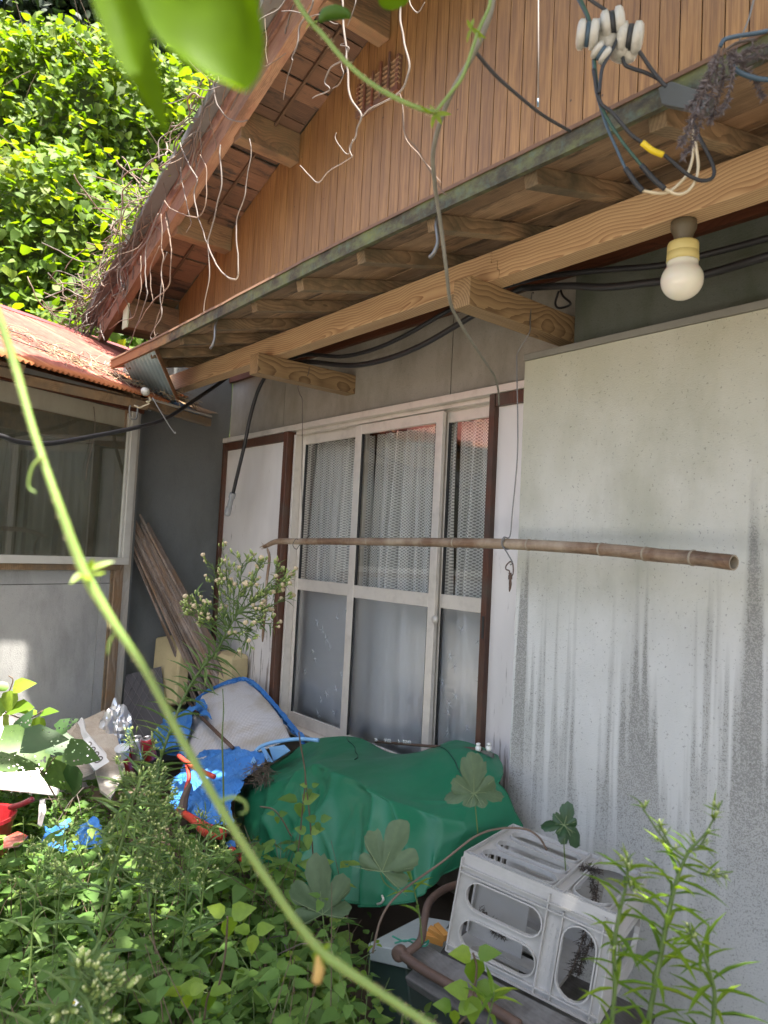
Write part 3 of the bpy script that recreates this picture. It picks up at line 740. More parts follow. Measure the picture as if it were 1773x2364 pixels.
# ridge strip and far slope
mb = MB(); P = []
for h, b in ((.014, RB - .16), (.02, RB), (.0, RB + .02)):
    P.append([RF(-3.6 + 5.4 * i / 30, b, h + .006 * mnoise.noise(V(i * .6, b, 0))) for i in range(31)])
MB().grid(P).build('ridge_strip', M['plum'], shed, solid=.003)
back = -sn * math.cos(RA) - UZ * math.sin(RA)
A = RF(-3.6, RB, .0); B = RF(1.8, RB, .0)
MB().add([A, B, B + back * 2.4, A + back * 2.4], [(0, 1, 2, 3)]).build('back_slope', M['redroof'], shed)
MB().add([RF(-3.6, .05, -.03), RF(.5, .05, -.03), RF(1.5, .62, -.03), RF(1.5, RB, -.03), RF(-3.6, RB, -.03)], [(0, 1, 2, 3, 4)]).build('roof_lining', M['shedwood'], shed)
# flashing where the roof meets the house
MB().bar(RF(1.05, .55, .05), RF(1.6, 2.0, .05), .03, .10, rn).build('flashing', M['bluetin'], shed)
# rafters and eave timber
for a in (-3.1, -2.3, -1.55, -.78, -.02):
    MB().bar(RF(a, .045, -.045), RF(a, 1.2, -.045), .05, .06, rn).build('rafter', M['oldpost' if a < -.1 else 'shedwood'], shed, bevel=.003)
MB().bar(RF(-3.5, .10, -.09), RF(-.75, .09, -.085), .04, .05, rn).build('eave_timber', M['shedwood'], shed, bevel=.003)
MB().bar(RF(-.76, .10, -.10), RF(.05, .02, -.055), .04, .055, rn).build('eave_timber', M['shedwood'], shed, bevel=.003)
MB().bar(RF(.0, .05, -.05), at(482, 976, Y=-.33), .05, .05).build('eave_timber', M['shedwood'], shed, bevel=.003)
MB().bar(RF(.05, .04, -.018), at(484, 962, Y=-.33), .05, .012).build('eave_timber', M['palepost'], shed, bevel=.002)
# sides so the building is closed
fb('end_wall', AL, AL + .04, -2.6, -.06, 0, 2.6, M['shedwall'])
fb('rear_wall', AL, 1.2, -2.7, -2.6, 0, 2.6, M['shedwall'])
# ---------------------------------------------------------------- leaves
TPL = {}
def mk_tpl(ws, curl=.10, fold=.10, droop=.12, ts=(.0, .12, .4, .72, 1.0)):
    """midrib points and half widths -> verts and faces of one leaf, length along x"""
    v = []; f = []; n = len(ts)
    for t in ts: v.append((t, 0, -droop * t * t))
    li = []; ri = []
    for t, w_ in zip(ts[1:-1], ws):
        li.append(len(v)); v.append((t - .02, w_, fold * w_ * 2 - droop * t * t)); ri.append(len(v)); v.append((t - .02, -w_, fold * w_ * 2 - droop * t * t))
    for s, q in ((0, li), (1, ri)):
        seq = [0] + q + [n - 1]
        for k in range(len(q) + 1):
            a, b = seq[k], seq[k + 1]; m0, m1 = k, k + 1
            fc = [m0, m1, b] if k == 0 else ([m0, m1, a] if k == len(q) else [m0, m1, b, a])
            f.append(fc if s else fc[::-1])
    return np.array(v, float), f
TPL['ovate'] = mk_tpl((.36, .44, .24))
TPL['heart'] = mk_tpl((.42, .50, .28), droop=.2, ts=(.0, .06, .38, .72, 1.0))
TPL['lance'] = mk_tpl((.30, .46, .34), fold=.06, droop=.3)
TPL['blade'] = mk_tpl((.5, .42, .28), fold=.03, droop=.45)
def unit(a):
    return a / np.maximum(np.linalg.norm(a, axis=-1, keepdims=True), 1e-9)
def leaves(name, pos, dr, nr, ln, wd, rnd, mat, tpl='ovate', parent=None, loc=None):
    T, F_ = TPL[tpl]; pos = np.asarray(pos, float); N_ = len(pos)
    X = unit(np.asarray(dr, float)); nr = np.asarray(nr, float); Z = unit(nr - X * (nr * X).sum(1, keepdims=True)); Y = np.cross(Z, X)
    ln = np.broadcast_to(ln, (N_,)); wd = np.broadcast_to(wd, (N_,))
    vs = pos[:, None, :] + ln[:, None, None] * (T[None, :, 0:1] * X[:, None, :] + T[None, :, 2:3] * Z[:, None, :]) + wd[:, None, None] * (T[None, :, 1:2] * Y[:, None, :])
    K = len(T); vs = vs.reshape(-1, 3)
    lens = np.array([len(q) for q in F_]); flat = np.concatenate([np.array(q) for q in F_])
    loops = (flat[None, :] + (np.arange(N_) * K)[:, None]).ravel()
    starts1 = np.concatenate([[0], np.cumsum(lens)[:-1]])
    starts = (starts1[None, :] + (np.arange(N_) * len(flat))[:, None]).ravel()
    me = bpy.data.meshes.new(name)
    me.vertices.add(len(vs)); me.vertices.foreach_set('co', vs.astype(np.float32).ravel())
    me.loops.add(len(loops)); me.loops.foreach_set('vertex_index', loops.astype(np.int32))
    me.polygons.add(len(starts)); me.polygons.foreach_set('loop_start', starts.astype(np.int32))
    me.polygons.foreach_set('use_smooth', np.ones(len(starts), bool))
    me.update(calc_edges=True); me.validate()
    at_ = me.attributes.new('rnd', 'FLOAT', 'POINT')
    at_.data.foreach_set('value', np.repeat(np.broadcast_to(rnd, (N_,)), K).astype(np.float32))
    return link(name, me, mat, parent, loc)
def rdir(n, rg=RNG):
    return unit(rg.normal(size=(n, 3)))
M['lf_kudzu'] = leafmat('kudzu_leaf', (.06, .125, .018), (.13, .215, .03), (.23, .28, .04), .55, .6)
M['lf_ground'] = leafmat('weed_leaf', (.055, .13, .024), (.12, .225, .045), (.20, .29, .055), .42, .65)
M['lf_lime'] = leafmat('young_leaf', (.08, .17, .02), (.16, .27, .025), (.24, .33, .03), .45, .45)
M['lf_sage'] = leafmat('fleabane_leaf', (.085, .16, .05), (.14, .22, .075), (.19, .27, .09), .36, .65)
M['lf_lobed'] = leafmat('lobed_leaf', (.055, .095, .045), (.085, .13, .065), (.115, .16, .075), .18, .65)
M['lf_tree'] = leafmat('tree_leaf', (.03, .075, .014), (.06, .13, .02), (.11, .18, .022), .4, .4)
M['lf_dark'] = leafmat('cedar_leaf', (.008, .02, .007), (.016, .035, .01), (.03, .05, .014), .12, .6)
M['stem'] = plain('green_stem', (.09, .14, .035), .5, .25, 30)
M['stem_b'] = plain('brown_stem', (.10, .065, .04), .7, .3, 30)
M['deadvine'] = plain('dead_vine', (.12, .10, .088), .8, .35, 25, .1)
M['deadvine_b'] = plain('brown_dead_vine', (.14, .10, .075), .85, .4, 25, .1)
M['bark'] = plain('bark', (.07, .05, .035), .9, .4, 12, .4)

# ---------------------------------------------------------------- hillside behind the outbuilding
HC = V(-.94, .34, 0).normalized(); HT = V(.34, .94, 0).normalized()
def hill(u, v, lift=0.0):
    """u across, v up the bank"""
    base = V(CP[0], CP[1], 0) + HC * 9.3
    p = base + HT * u + HC * (v * .47) + UZ * (.4 + v * .88)
    nn = (-HC * .88 + UZ * .47)
    b = mnoise.noise(V(u * .45, v * .5, 5)) * 1.05 + mnoise.noise(V(u * 1.2, v * 1.3, 9)) * .42
    return p + nn * (b + lift), nn
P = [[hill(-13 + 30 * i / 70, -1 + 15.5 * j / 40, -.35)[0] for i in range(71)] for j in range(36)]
o = MB().grid(P).build('hillside', plain('grassy_bank', (.05, .075, .02), .95, .5, 2, .4), None, smooth=True); tag(o, kind='structure')  # even grass green, filling the gaps between the leaves
def bank(n, seed, lo, hi, tpl, mat, name, lift):
    rg = np.random.default_rng(seed); pos = []; nr = []; rn_ = []
    for _ in range(n):
        u = rg.uniform(-6.0, 5.5); v = rg.uniform(0, 12.5)
        q, nn = hill(u, v, 0)
        cl = mnoise.noise(V(u * 1.6, v * 1.6, 20))
        if cl < -.30 and rg.random() < .75: continue
        q = q + nn * (rg.normal(0, lift) + .22 * cl)
        pos.append(q); nr.append(nn); rn_.append(np.clip(.48 + .45 * cl + rg.normal(0, .2), 0, 1))
    m = len(pos); pos = np.array(pos); nr = np.array(nr)
    nrm = unit(nr * .55 + np.array([.12, .05, .75]) + rg.normal(0, .38, (m, 3)))
    dr = unit(rg.normal(0, .75, (m, 3)) + np.array([.25, -.1, -.5]))
    ln = rg.uniform(lo, hi, m)
    o = leaves(name, pos, dr, nrm, ln, ln * rg.uniform(.8, 1.05, m), np.array(rn_), mat, tpl)
    return tag(o, kind='stuff')
bank(36000, 3, .11, .20, 'heart', M['lf_kudzu'], 'kudzu_leaves', .16)
bank(16000, 4, .06, .11, 'heart', M['lf_kudzu'], 'bank_undergrowth', .10)
# thin arching stems and grass on the bank
rg = np.random.default_rng(8); mb = MB()
for _ in range(150):
    q, nn = hill(rg.uniform(-6, 8), rg.uniform(0, 12), .1); q = Vector(q)
    d = Vector(nn) * rg.uniform(.2, .6) + HT * rg.normal(0, .5) + UZ * rg.uniform(-.1, .5)
    mb.tube(spline([q, q + d * .5, q + d + UZ * -.1 * rg.random()], 3), [.006] * 6 + [.002], 4)
o = mb.build('bank_stems', M['deadvine_b'], None, smooth=True); tag(o, kind='stuff')

# ---------------------------------------------------------------- trees
def tree(name, base, h, cr, nleaf, label, leafm, barkm, seed, tpl='ovate', ll=(.1, .16), squash=.8, lo=.35, group=None, limb=7, lean=(0, 0), extra=(), gaps=()):
    rg = np.random.default_rng(seed); base = Vector(base)
    t = thing(name, base, label, 'tree', group)
    top = base + V(lean[0], lean[1], h)
    tr = MB(); r0 = h * .024
    trunk = wob([base.lerp(top, k / 9) for k in range(10)], .12, seed, 1.1); trunk[0] = base
    tr.tube(trunk, [r0 * (1 - .8 * k / 9) for k in range(10)], 9)
    cl = []
    for k in range(limb):
        q = trunk[4 + k % 6]; a = rg.uniform(0, 6.28); d = V(math.cos(a), math.sin(a), rg.uniform(.1, .8)).normalized()
        e = q + d * cr * rg.uniform(.6, 1.0); mid = q.lerp(e, .5) + V(0, 0, .15)
        tr.tube(spline([q, mid, e], 4), [r0 * .4 - r0 * .3 * i / 8 for i in range(9)], 6); cl += [e, mid]
    tr.build('trunk', barkm, t, smooth=True)
    c = base + V(lean[0] * .9, lean[1] * .9, h * (lo + 1) / 2)
    pos = []; rn_ = []
    cen = []
    for k in range(26):
        d = rdir(1, rg)[0]; rr = rg.uniform(.35, 1.0)
        cen.append((np.array(c) + d * np.array([cr, cr, h * (1 - lo) / 2]) * rr * .85, rg.uniform(.22, .5) * cr))
    for q in cl: cen.append((np.array(q), .35 * cr))
    for e, r_ in extra:
        tr2 = MB().tube(spline([trunk[7], (trunk[7] + Vector(e)) / 2 + V(0, 0, .25), Vector(e)], 6), [r0 * .4, r0 * .2, r0 * .06], 6).build('limb', barkm, t, smooth=True)
        cen += [(np.array(e), r_)] * 6
    for _ in range(nleaf):
        q, r = cen[rg.integers(len(cen))]; d = rdir(1, rg)[0]
        pp_ = q + d * r * (rg.random() ** .5) * np.array([1, 1, squash])
        if any((lambda w_: np.linalg.norm(w_ - np.array(SUN) * w_.dot(np.array(SUN))) < gr)(pp_ - np.array(g0)) for g0, gr in gaps): continue
        pos.append(pp_); rn_.append(rg.random())
    m = len(pos); nrm = unit(rg.normal(0, .6, (m, 3)) + np.array([.1, 0, .8])); dr = unit(rg.normal(0, 1, (m, 3)) + np.array([0, 0, -.35]))
    ln = rg.uniform(*ll, m)
    leaves('crown', np.array(pos), dr, nrm, ln, ln * .8, np.array(rn_), leafm, tpl, t)
    return t
for k, (u, v, h, cr, lb) in enumerate(((-2.3, 10.6, 7.0, 1.7, 'dark cedar above the kudzu bank behind the big blurred leaf'), (-4.6, 10.8, 8.0, 2.0, 'dark cedar at the top left edge above the kudzu bank'),
                                   (-.2, 10.8, 7.5, 1.9, 'dark cedar above the kudzu bank beside the gable eave'), (2.2, 11.2, 8.5, 2.0, 'dark cedar partly hidden by the gable roof'))):
    q, nn = hill(u, v, -.6)
    tree('cedar_tree', Vector(q) + HC * 2.2 - UZ * 1.0, h, cr, 5200, lb, M['lf_dark'], M['bark'], 30 + k, 'lance', (.14, .26), .9, .1, 'dark cedars above the bank')
# unseen tree over the viewer; crown clumps and gaps added to shape its shade
tree('shade_tree', V(2.5, -3.7, 0), 5.6, 2.3, 7600, 'unseen leafy tree over the yard, crown shaped to shade it', M['lf_tree'], M['bark'], 51, 'ovate', (.12, .2), .4, .78, None, 9, (-2.2, 1.35), (((-3.3, -1.55, 5.0), .34), ((-2.6, -1.72, 5.05), .40), ((-1.95, -1.55, 4.2), .38), ((-1.45, -1.5, 4.2), .42), ((-.9, -1.45, 4.25), .42), ((-.35, -1.45, 4.3), .42)), ((tuple(at(430, 80, D=.36)), .55), (tuple(at(125, 1120, D=.6)), .38), (tuple(at(320, 1530, D=.6)), .38), (tuple(at(610, 2020, D=.6)), .38)))
# ---------------------------------------------------------------- things on the wall and under the eave
def Zp(ox, oy, s):
    """pixel reader for one enlarged crop of the photograph"""
    return lambda x, y, **k: at(ox + x * s, oy + y * s, **k)
def tubething(name, pts, r, mat, label, cat, group=None, n=7, sp=5, kind=None):
    rr = r
    pts = spline(pts, sp) if sp else pts
    if isinstance(r, (list, tuple)):
        rr = list(np.interp(np.linspace(0, 1, len(pts)), np.linspace(0, 1, len(r)), r))
    return tag(MB().tube(pts, rr, n).build(name, mat, None, smooth=True), label, cat, group, kind)
# porch lamp
b = V(-1.10, -.508, 2.5215)
lamp = thing('porch_lamp', b, 'opal globe bulb in a yellowed socket under the eave beam', 'lamp')
dn = V(-.006, .0, -1).normalized()
MB().lathe(b, dn, [(0, .036), (.016, .037), (.024, .036), (.036, .030), (.05, .026), (.056, .022), (.062, .021)], 24).build('ceiling_rose', M['rose'], lamp, smooth=True)
MB().lathe(b + dn * .0625, dn, [(0, .024), (.003, .042), (.008, .044), (.031, .0445), (.032, .0435), (.033, .0445), (.058, .0455)], 28).build('socket', M['socket'], lamp, smooth=True)
g = [(.0585, .03)] + [(.064 + .058 * (1 - math.cos(a)), .060 * math.sin(a) if a > .85 else max(.044, .060 * math.sin(a))) for a in np.linspace(.35, math.pi - .02, 18)]
MB().lathe(b + dn * .113, dn, [(h - .058, r) for h, r in g], 32).build('globe', M['bulb'], lamp, smooth=True)
# black cables slung behind the beam
Y0 = -.26
tubething('slung_cable', [at(x, y, Y=Y0) for x, y in ((640, 838), (707, 819), (790, 823), (866, 805), (941, 771), (1040, 714), (1120, 676), (1212, 648), (1265, 637), (1400, 623), (1522, 613), (1616, 591), (1773, 550), (1950, 500))],
          .011, M['black'], 'upper of the two black cables slung behind the eave beam', 'cable')
tubething('slung_cable', [at(x, y, Y=Y0 - .03) for x, y in ((650, 836), (720, 836), (805, 844), (881, 832), (971, 798), (1092, 728), (1193, 671), (1229, 664), (1313, 660), (1400, 663), (1527, 649), (1614, 637), (1773, 591), (1950, 540))],
          .0135, M['black'], 'lower and thicker black cable sagging behind the eave beam', 'cable')
tubething('cable_loop', [at(x, y, Y=-.06) for x, y in ((1290, 672), (1282, 700), (1290, 711), (1312, 706), (1316, 698), (1300, 684), (1294, 670))], .005, M['black'], 'small black cable loop on the wall behind the right arm', 'cable')
cb = thing('pipe_cable', at(548, 1095, Y=-.22), 'black cable hanging in front of the white shutter with grey coupling', 'cable')
pts = spline([at(x, y, Y=-.22) for x, y in ((628, 850), (608, 877), (592, 912), (577, 965), (565, 1025), (549, 1092), (537, 1143))], 5)
MB().tube(pts, .012, 8).build('hose', M['black'], cb, smooth=True)
a, e = at(538, 1138, Y=-.22), at(524, 1190, Y=-.22); dd = (e - a).normalized(); L = (e - a).length
MB().lathe(a, dd, [(0, .014), (.002, .021), (.036, .022), (.038, .017), (L * .62, .017), (L * .63, .021), (L * .97, .021), (L, .015)], 14).build('coupling', M['pvc'], cb, smooth=False)
# cable across the outbuilding's window
tubething('feeder_cable', [at(x, y, D=d) for x, y, d in ((-90, 990, 3.2), (0, 1006, 3.35), (42, 1020, 3.42), (114, 1024, 3.55), (211, 1008, 3.8), (316, 987, 4.1), (380, 968, 4.35), (443, 928, 4.6), (502, 888, 4.85), (540, 860, 4.95))],
          .0125, M['black'], 'thick black cable sagging across the outbuilding window', 'cable')
# insulators on the drop wires
ic = thing('insulator_cluster', at(1410, 90, D=1.62), 'dirty white knob insulators bunched on the drop wires at top right', 'insulator')
rgt = Vector(rt); dwn = Vector(-up); fw = Vector(-bk)
def knob(x, y, ax, r, ln, band):
    r *= 1.12; ln *= 1.12
    c = at(x, y, D=1.6); ax = ax.normalized()
    MB().lathe(c - ax * ln / 2, ax, [(0, r * .5), (.002, r * .8), (ln * .14, r), (ln * .34, r), (ln * .4, r * .72), (ln * .6, r * .72), (ln * .66, r), (ln * .86, r), (ln - .002, r * .8), (ln, r * .45)], 16).build('knob', M['porcelain'], ic, smooth=True, bevel=0)
    MB().lathe(c - ax * ln * .1, ax, [(0, r * .75), (0.001, r * .84), (ln * .2 - .001, r * .84), (ln * .2, r * .75)], 14).build('wire_band', band, ic, smooth=True)
knob(1356, 80, rgt + dwn * .12 - fw * .2, .0265, .042, M['bluec']); knob(1415, 55, rgt - dwn * .1 - fw * .35, .0275, .046, M['blackc'])
knob(1454, 88, rgt + dwn * .18 - fw * .3, .029, .050, M['blackc']); knob(1388, 122, rgt * .8 + dwn * .6, .017, .034, M['bluec'])
mb = MB()
for p, q, r in (((1366, 72), (1408, 60), .022), ((1380, 88), (1425, 105), .026), ((1415, 110), (1448, 128), .024), ((1432, 128), (1462, 118), .02)):
    A, B = at(*p, D=1.63), at(*q, D=1.61)
    mb.tube(wob([A.lerp(B, k / 6) for k in range(7)], .004, p[0], 30), [r * .7, r * .95, r, r * 1.02, r, r * .93, r * .6], 12)
o = mb.build('porcelain_body', M['porcelain'], ic, smooth=True); o['kind'] = 'stuff'
W = lambda pts, d=1.62: [at(x, y, D=d) for x, y in pts]
tubething('drop_wire', W([(1300, -60), (1335, 0), (1357, 44), (1368, 94), (1371, 157), (1376, 208), (1385, 243), (1401, 293), (1426, 350), (1445, 391), (1467, 422), (1483, 440)]), .0034, M['bluec'], 'dull blue wire falling from the insulators to a cream tail', 'wire')
tubething('drop_wire', W([(1318, -60), (1341, 0), (1360, 44), (1370, 94), (1374, 157), (1380, 208), (1388, 243), (1407, 283), (1439, 331), (1481, 382), (1508, 413), (1534, 436)], 1.61), .0036, M['greenc'], 'green wire falling beside the blue one past the eave', 'wire')
tubething('drop_wire', W([(1370, 160), (1378, 208), (1388, 240), (1414, 261), (1455, 309), (1480, 328), (1505, 348), (1530, 357), (1547, 369), (1578, 396), (1595, 408), (1619, 417), (1641, 413), (1649, 398), (1643, 374), (1629, 345), (1612, 312), (1604, 290)], 1.6), .0042, M['blackc'], 'black wire with a yellow sleeve looping below the eave', 'wire')
a = W([(1482, 329), (1505, 347), (1531, 358)], 1.6)
tubething('wire_sleeve', a, .0068, M['yellow'], 'yellow sleeve on the black wire below the eave', 'sleeve')
for (p, m_, lb) in (([(1467, 421), (1480, 436), (1470, 424)], 0, 0),): pass
tubething('tape_joint', W([(1443, 388), (1467, 422), (1484, 441)], 1.62), .0062, M['blackc'], 'black taped joint at the end of the blue wire', 'wire joint')
tubething('tape_joint', W([(1480, 381), (1508, 413), (1535, 437)], 1.61), .0062, M['blackc'], 'black taped joint at the end of the green wire', 'wire joint')
tubething('tail_wire', W([(1483, 440), (1518, 446), (1547, 441), (1583, 408), (1597, 374), (1601, 345), (1601, 300)], 1.62), .0033, M['creamc'], 'cream wire tail curving up from the blue wire joint', 'wire')
tubething('tail_wire', W([(1534, 436), (1561, 448), (1585, 443), (1604, 420), (1612, 386), (1608, 345), (1604, 300)], 1.61), .0033, M['creamc'], 'lower cream wire tail curving up from the green wire joint', 'wire')
tubething('jumper_wire', W([(1345, -20), (1363, 0), (1407, 31), (1424, 60), (1427, 85), (1405, 130), (1390, 160), (1383, 215)], 1.59), .0038, M['blackc'], 'black jumper wire running under the upper insulator', 'wire')
tubething('jumper_wire', W([(1455, 100), (1475, 118), (1500, 155), (1528, 190), (1538, 200)], 1.6), .0042, M['blackc'], 'straight black wire from the right insulator to the grey plate', 'wire')
tubething('jumper_wire', W([(1437, 132), (1443, 150), (1465, 160), (1490, 168), (1528, 186)], 1.61), .0042, M['blackc'], 'bent black wire from the lowest insulator to the grey plate', 'wire')
tubething('bare_wire', [at(x, y, D=d) for x, y, d in ((1092, 113, 1.24), (1144, 174, 1.4), (1198, 222, 1.55), (1253, 266, 1.7), (1316, 303, 1.86))], [.0034, .0036, .004], M['strand'], 'grey stranded wire slanting down across the brown gable to the eave', 'wire')
o = thing('hanging_wire', at(1243, 120, Y=-.6), 'thin pale wire with a blue tip hanging before the gable', 'wire')
MB().tube([at(1243, -40, Y=-.6), at(1243, 120, Y=-.6), at(1242, 232, Y=-.6)], .0028, 6).build('strand', M['deadvine'], o, smooth=True)
MB().tube([at(1242, 228, Y=-.6), at(1242, 246, Y=-.6)], [.004, .0032], 7).build('tip', M['bluec'], o, smooth=True)
tubething('bare_wire', W([(1745, -20), (1728, 45), (1708, 92)], 1.5), .0018, M['steel'], 'thin straight wire at the top right corner', 'wire')
tubething('service_wire', W([(1662, 108), (1672, 92), (1700, 84), (1750, 76), (1830, 60)], 1.5), .0045, M['bluec'], 'blue black service wire entering above the dry weed', 'wire')
tubething('service_wire', W([(1690, 152), (1705, 166), (1735, 178), (1773, 184), (1850, 180)], 1.5), .0052, M['bluec'], 'blue service wire passing below the dry weed', 'wire')
tubething('service_wire', W([(1672, 118), (1700, 100), (1740, 92), (1800, 92)], 1.52), .003, M['deadvine'], 'pale bare wire curving over the dry weed', 'wire')
# grey plate on the fascia
pl = [at(x, y, Y=-1.03) for x, y in ((1519, 203), (1549, 187), (1640, 218), (1634, 262), (1527, 240))]
mb = MB(); nb = [p + V(0, .022, 0) for p in pl]
mb.add(pl + nb, [(0, 1, 2, 3, 4), (9, 8, 7, 6, 5)] + [(i, i + 5, (i + 1) % 5 + 5, (i + 1) % 5) for i in range(5)])
tag(mb.build('cover_plate', M['plate'], None, bevel=.0015), 'grey folded metal plate fixed to the mossy eave edge', 'plate')
# dried weed hanging over the eave edge
rg = np.random.default_rng(5)
dw = thing('dried_weed', at(1660, 110, D=1.48), 'bunch of dry purple grey weed hanging over the eave at top right', 'dried plant')
sp = [[(1660, 108), (1640, 170), (1612, 240), (1585, 305), (1572, 335)], [(1662, 110), (1650, 190), (1625, 260), (1600, 330), (1578, 362)], [(1668, 112), (1668, 180), (1650, 250), (1640, 280)],
      [(1664, 110), (1640, 160), (1615, 215), (1590, 250)], [(1672, 112), (1690, 160), (1680, 230), (1660, 262)], [(1658, 112), (1632, 200), (1606, 262), (1590, 300)], [(1670, 110), (1700, 140), (1740, 132), (1800, 128)],
      [(1675, 115), (1720, 160), (1750, 200), (1760, 225)], [(1670, 112), (1705, 128), (1740, 112), (1790, 108)]]
mb = MB(); pos = []; dr = []
for k, s_ in enumerate(sp):
    pp = spline([at(x, y, D=1.48 + .012 * (k % 4)) for x, y in s_], 10); mb.tube(pp, .0013, 4)
    for i in range(3, len(pp) - 1):
        t_ = (pp[i + 1] - pp[i]).normalized()
        for q in range(9):
            pos.append(pp[i].lerp(pp[i + 1], rg.random())); v = rdir(1, rg)[0]; dr.append(np.array(t_) * .75 + v * .8)
mb.build('stem', M['deadvine_b'], dw, smooth=True)
M['dryhead'] = leafmat('dry_seed_head', (.10, .085, .09), (.17, .145, .15), (.26, .225, .22), .15, .8)
leaves('seed_heads', pos, dr, rdir(len(pos), rg), rg.uniform(.007, .016, len(pos)), .0035, rg.random(len(pos)), M['dryhead'], 'blade', dw)
# bamboo drying pole on two wires
bp = thing('bamboo_pole', at(1150, 1255, Y=-.33), 'weathered brown bamboo drying pole slung before the window', 'pole')
M['bamboo'] = wood('weathered_bamboo', (.10, .05, .026), (.30, .18, .10), 'X', 34, .55, (.42, .33, .23), .35, .35, .05)
M['bamboo_ring'] = plain('bamboo_node', (.3, .25, .18), .6, .2, 30)
pts = [(611, 1262, -.30), (640, 1250, -.30), (690, 1250, -.30), (800, 1250, -.305), (900, 1251, -.31), (1000, 1252, -.315), (1100, 1254, -.325), (1200, 1257, -.335), (1340, 1265, -.35), (1430, 1272, -.37), (1520, 1282, -.39), (1600, 1288, -.41), (1694, 1299, -.43)]
pw = spline([at(x, y, Y=q) for x, y, q in pts], 6); m = len(pw)
rr = [np.interp(i / m, [0, .08, .5, 1], [.012, .0165, .0205, .0225]) + .0012 * mnoise.noise(V(i * .4, 0, 2)) for i in range(m)]
MB().tube(pw, rr, 14, cap=False).build('culm', M['bamboo'], bp, smooth=True)
MB().tube([pw[-1] + (pw[-1] - pw[-2]).normalized() * .0, pw[-2]], [rr[-1] * .82] * 2, 14, cap=False).build('inner_wall', M['bamboo_ring'], bp, smooth=True)
e = pw[-1]; ax = (pw[-1] - pw[-2]).normalized()
mb = MB(); mb.lathe(e - ax * .05, ax, [(0, .014), (.001, .015)], 14); mb.build('end_disc', M['black'], bp)
u_ = ax.orthogonal().normalized(); q_ = ax.cross(u_); vs_ = []; 
for r_ in (rr[-1], rr[-1] * .80):
    for k in range(14):
        a = 2 * math.pi * k / 14; vs_.append(e + ax * .0005 + (u_ * math.cos(a) + q_ * math.sin(a)) * r_)
MB().add(vs_, [(k, (k + 1) % 14, 14 + (k + 1) % 14, 14 + k) for k in range(14)]).build('cut_end', M['bamboo_ring'], bp)
for f_ in (.30, .455, .60, .705, .80, .905):
    i = int(f_ * m); d_ = (pw[i + 1] - pw[i - 1]).normalized()
    MB().lathe(pw[i] - d_ * .004, d_, [(0, rr[i] * 1.0), (.002, rr[i] * 1.10), (.006, rr[i] * 1.10), (.008, rr[i])], 14).build('node_ring', M['bamboo_ring'], bp, smooth=True)
mb = MB()
for k in range(9):
    a = pw[0] + Vector(RNG.normal(0, .004, 3)); mb.tube([pw[2], a, a + V(-.03 - .03 * RNG.random(), 0, RNG.normal(0, .012))], [.004, .003, .0006], 5)
mb.build('frayed_end', M['bamboo'], bp, smooth=True)['kind'] = 'stuff'
MB().tube(spline([at(x, y, Y=-.30) for x, y in ((617, 1266), (622, 1290), (616, 1340), (613, 1400), (609, 1440), (606, 1482))], 3), [.005] + [.0085] * 14 + [.004], 6).build('broken_strip', M['bamboo'], bp, smooth=True)
tubething('hanger_wire', [at(x, y, Y=q) for x, y, q in ((700, 846, -.31), (711, 836, -.31), (713, 858, -.33), (700, 885, -.33), (688, 892, -.31), (693, 912, -.3), (698, 926, -.3), (698, 1000, -.3), (697, 1100, -.3), (696, 1236, -.3), (683, 1244, -.325), (676, 1258, -.33), (684, 1268, -.30), (692, 1258, -.285), (715, 1236, -.285))],
          .0021, M['deadvine'], 'left hanger wire from the eave arm down to the bamboo pole', 'wire')
tubething('hanger_wire', [at(x, y, Y=q) for x, y, q in ((1232, 676, -.27), (1227, 682, -.29), (1224, 740, -.31), (1222, 768, -.32), (1196, 812, -.33), (1193, 840, -.335), (1195, 960, -.335), (1194, 1060, -.335), (1183, 1180, -.335), (1177, 1238, -.335), (1163, 1240, -.355), (1158, 1256, -.36), (1166, 1268, -.345), (1180, 1264, -.33), (1178, 1246, -.315))],
          .0026, M['steel'], 'right hanger wire from the eave arm down to the bamboo pole', 'wire')
hk = thing('spring_hook', at(1180, 1320, Y=-.35), 'rusty spring hook hanging from the bamboo pole by the brown frame', 'hook')
H = lambda *p: spline([at(x, y, Y=-.355) for x, y in p], 5)
MB().tube(H((1166, 1240), (1160, 1258), (1170, 1275), (1180, 1292), (1183, 1300), (1178, 1304)), .0028, 6).build('wire_hook', M['steel'], hk, smooth=True)
MB().tube(H((1178, 1296), (1169, 1305), (1168, 1314), (1176, 1318), (1176, 1326), (1184, 1326), (1184, 1302), (1178, 1296)), .0026, 6).build('snap_ring', M['rustpipe'], hk, smooth=True)
MB().tube(H((1179, 1322), (1178, 1332), (1178, 1338)), [.004] * 3 + [.008] * 8, 8).build('swivel', M['rustpipe'], hk, smooth=True)
MB().tube(H((1178, 1338), (1178, 1352), (1176, 1366)), [.004, .0055, .0055, .006, .006, .0055, .005, .005, .004, .003, .002], 7).build('clip', M['rustpipe'], hk, smooth=True)
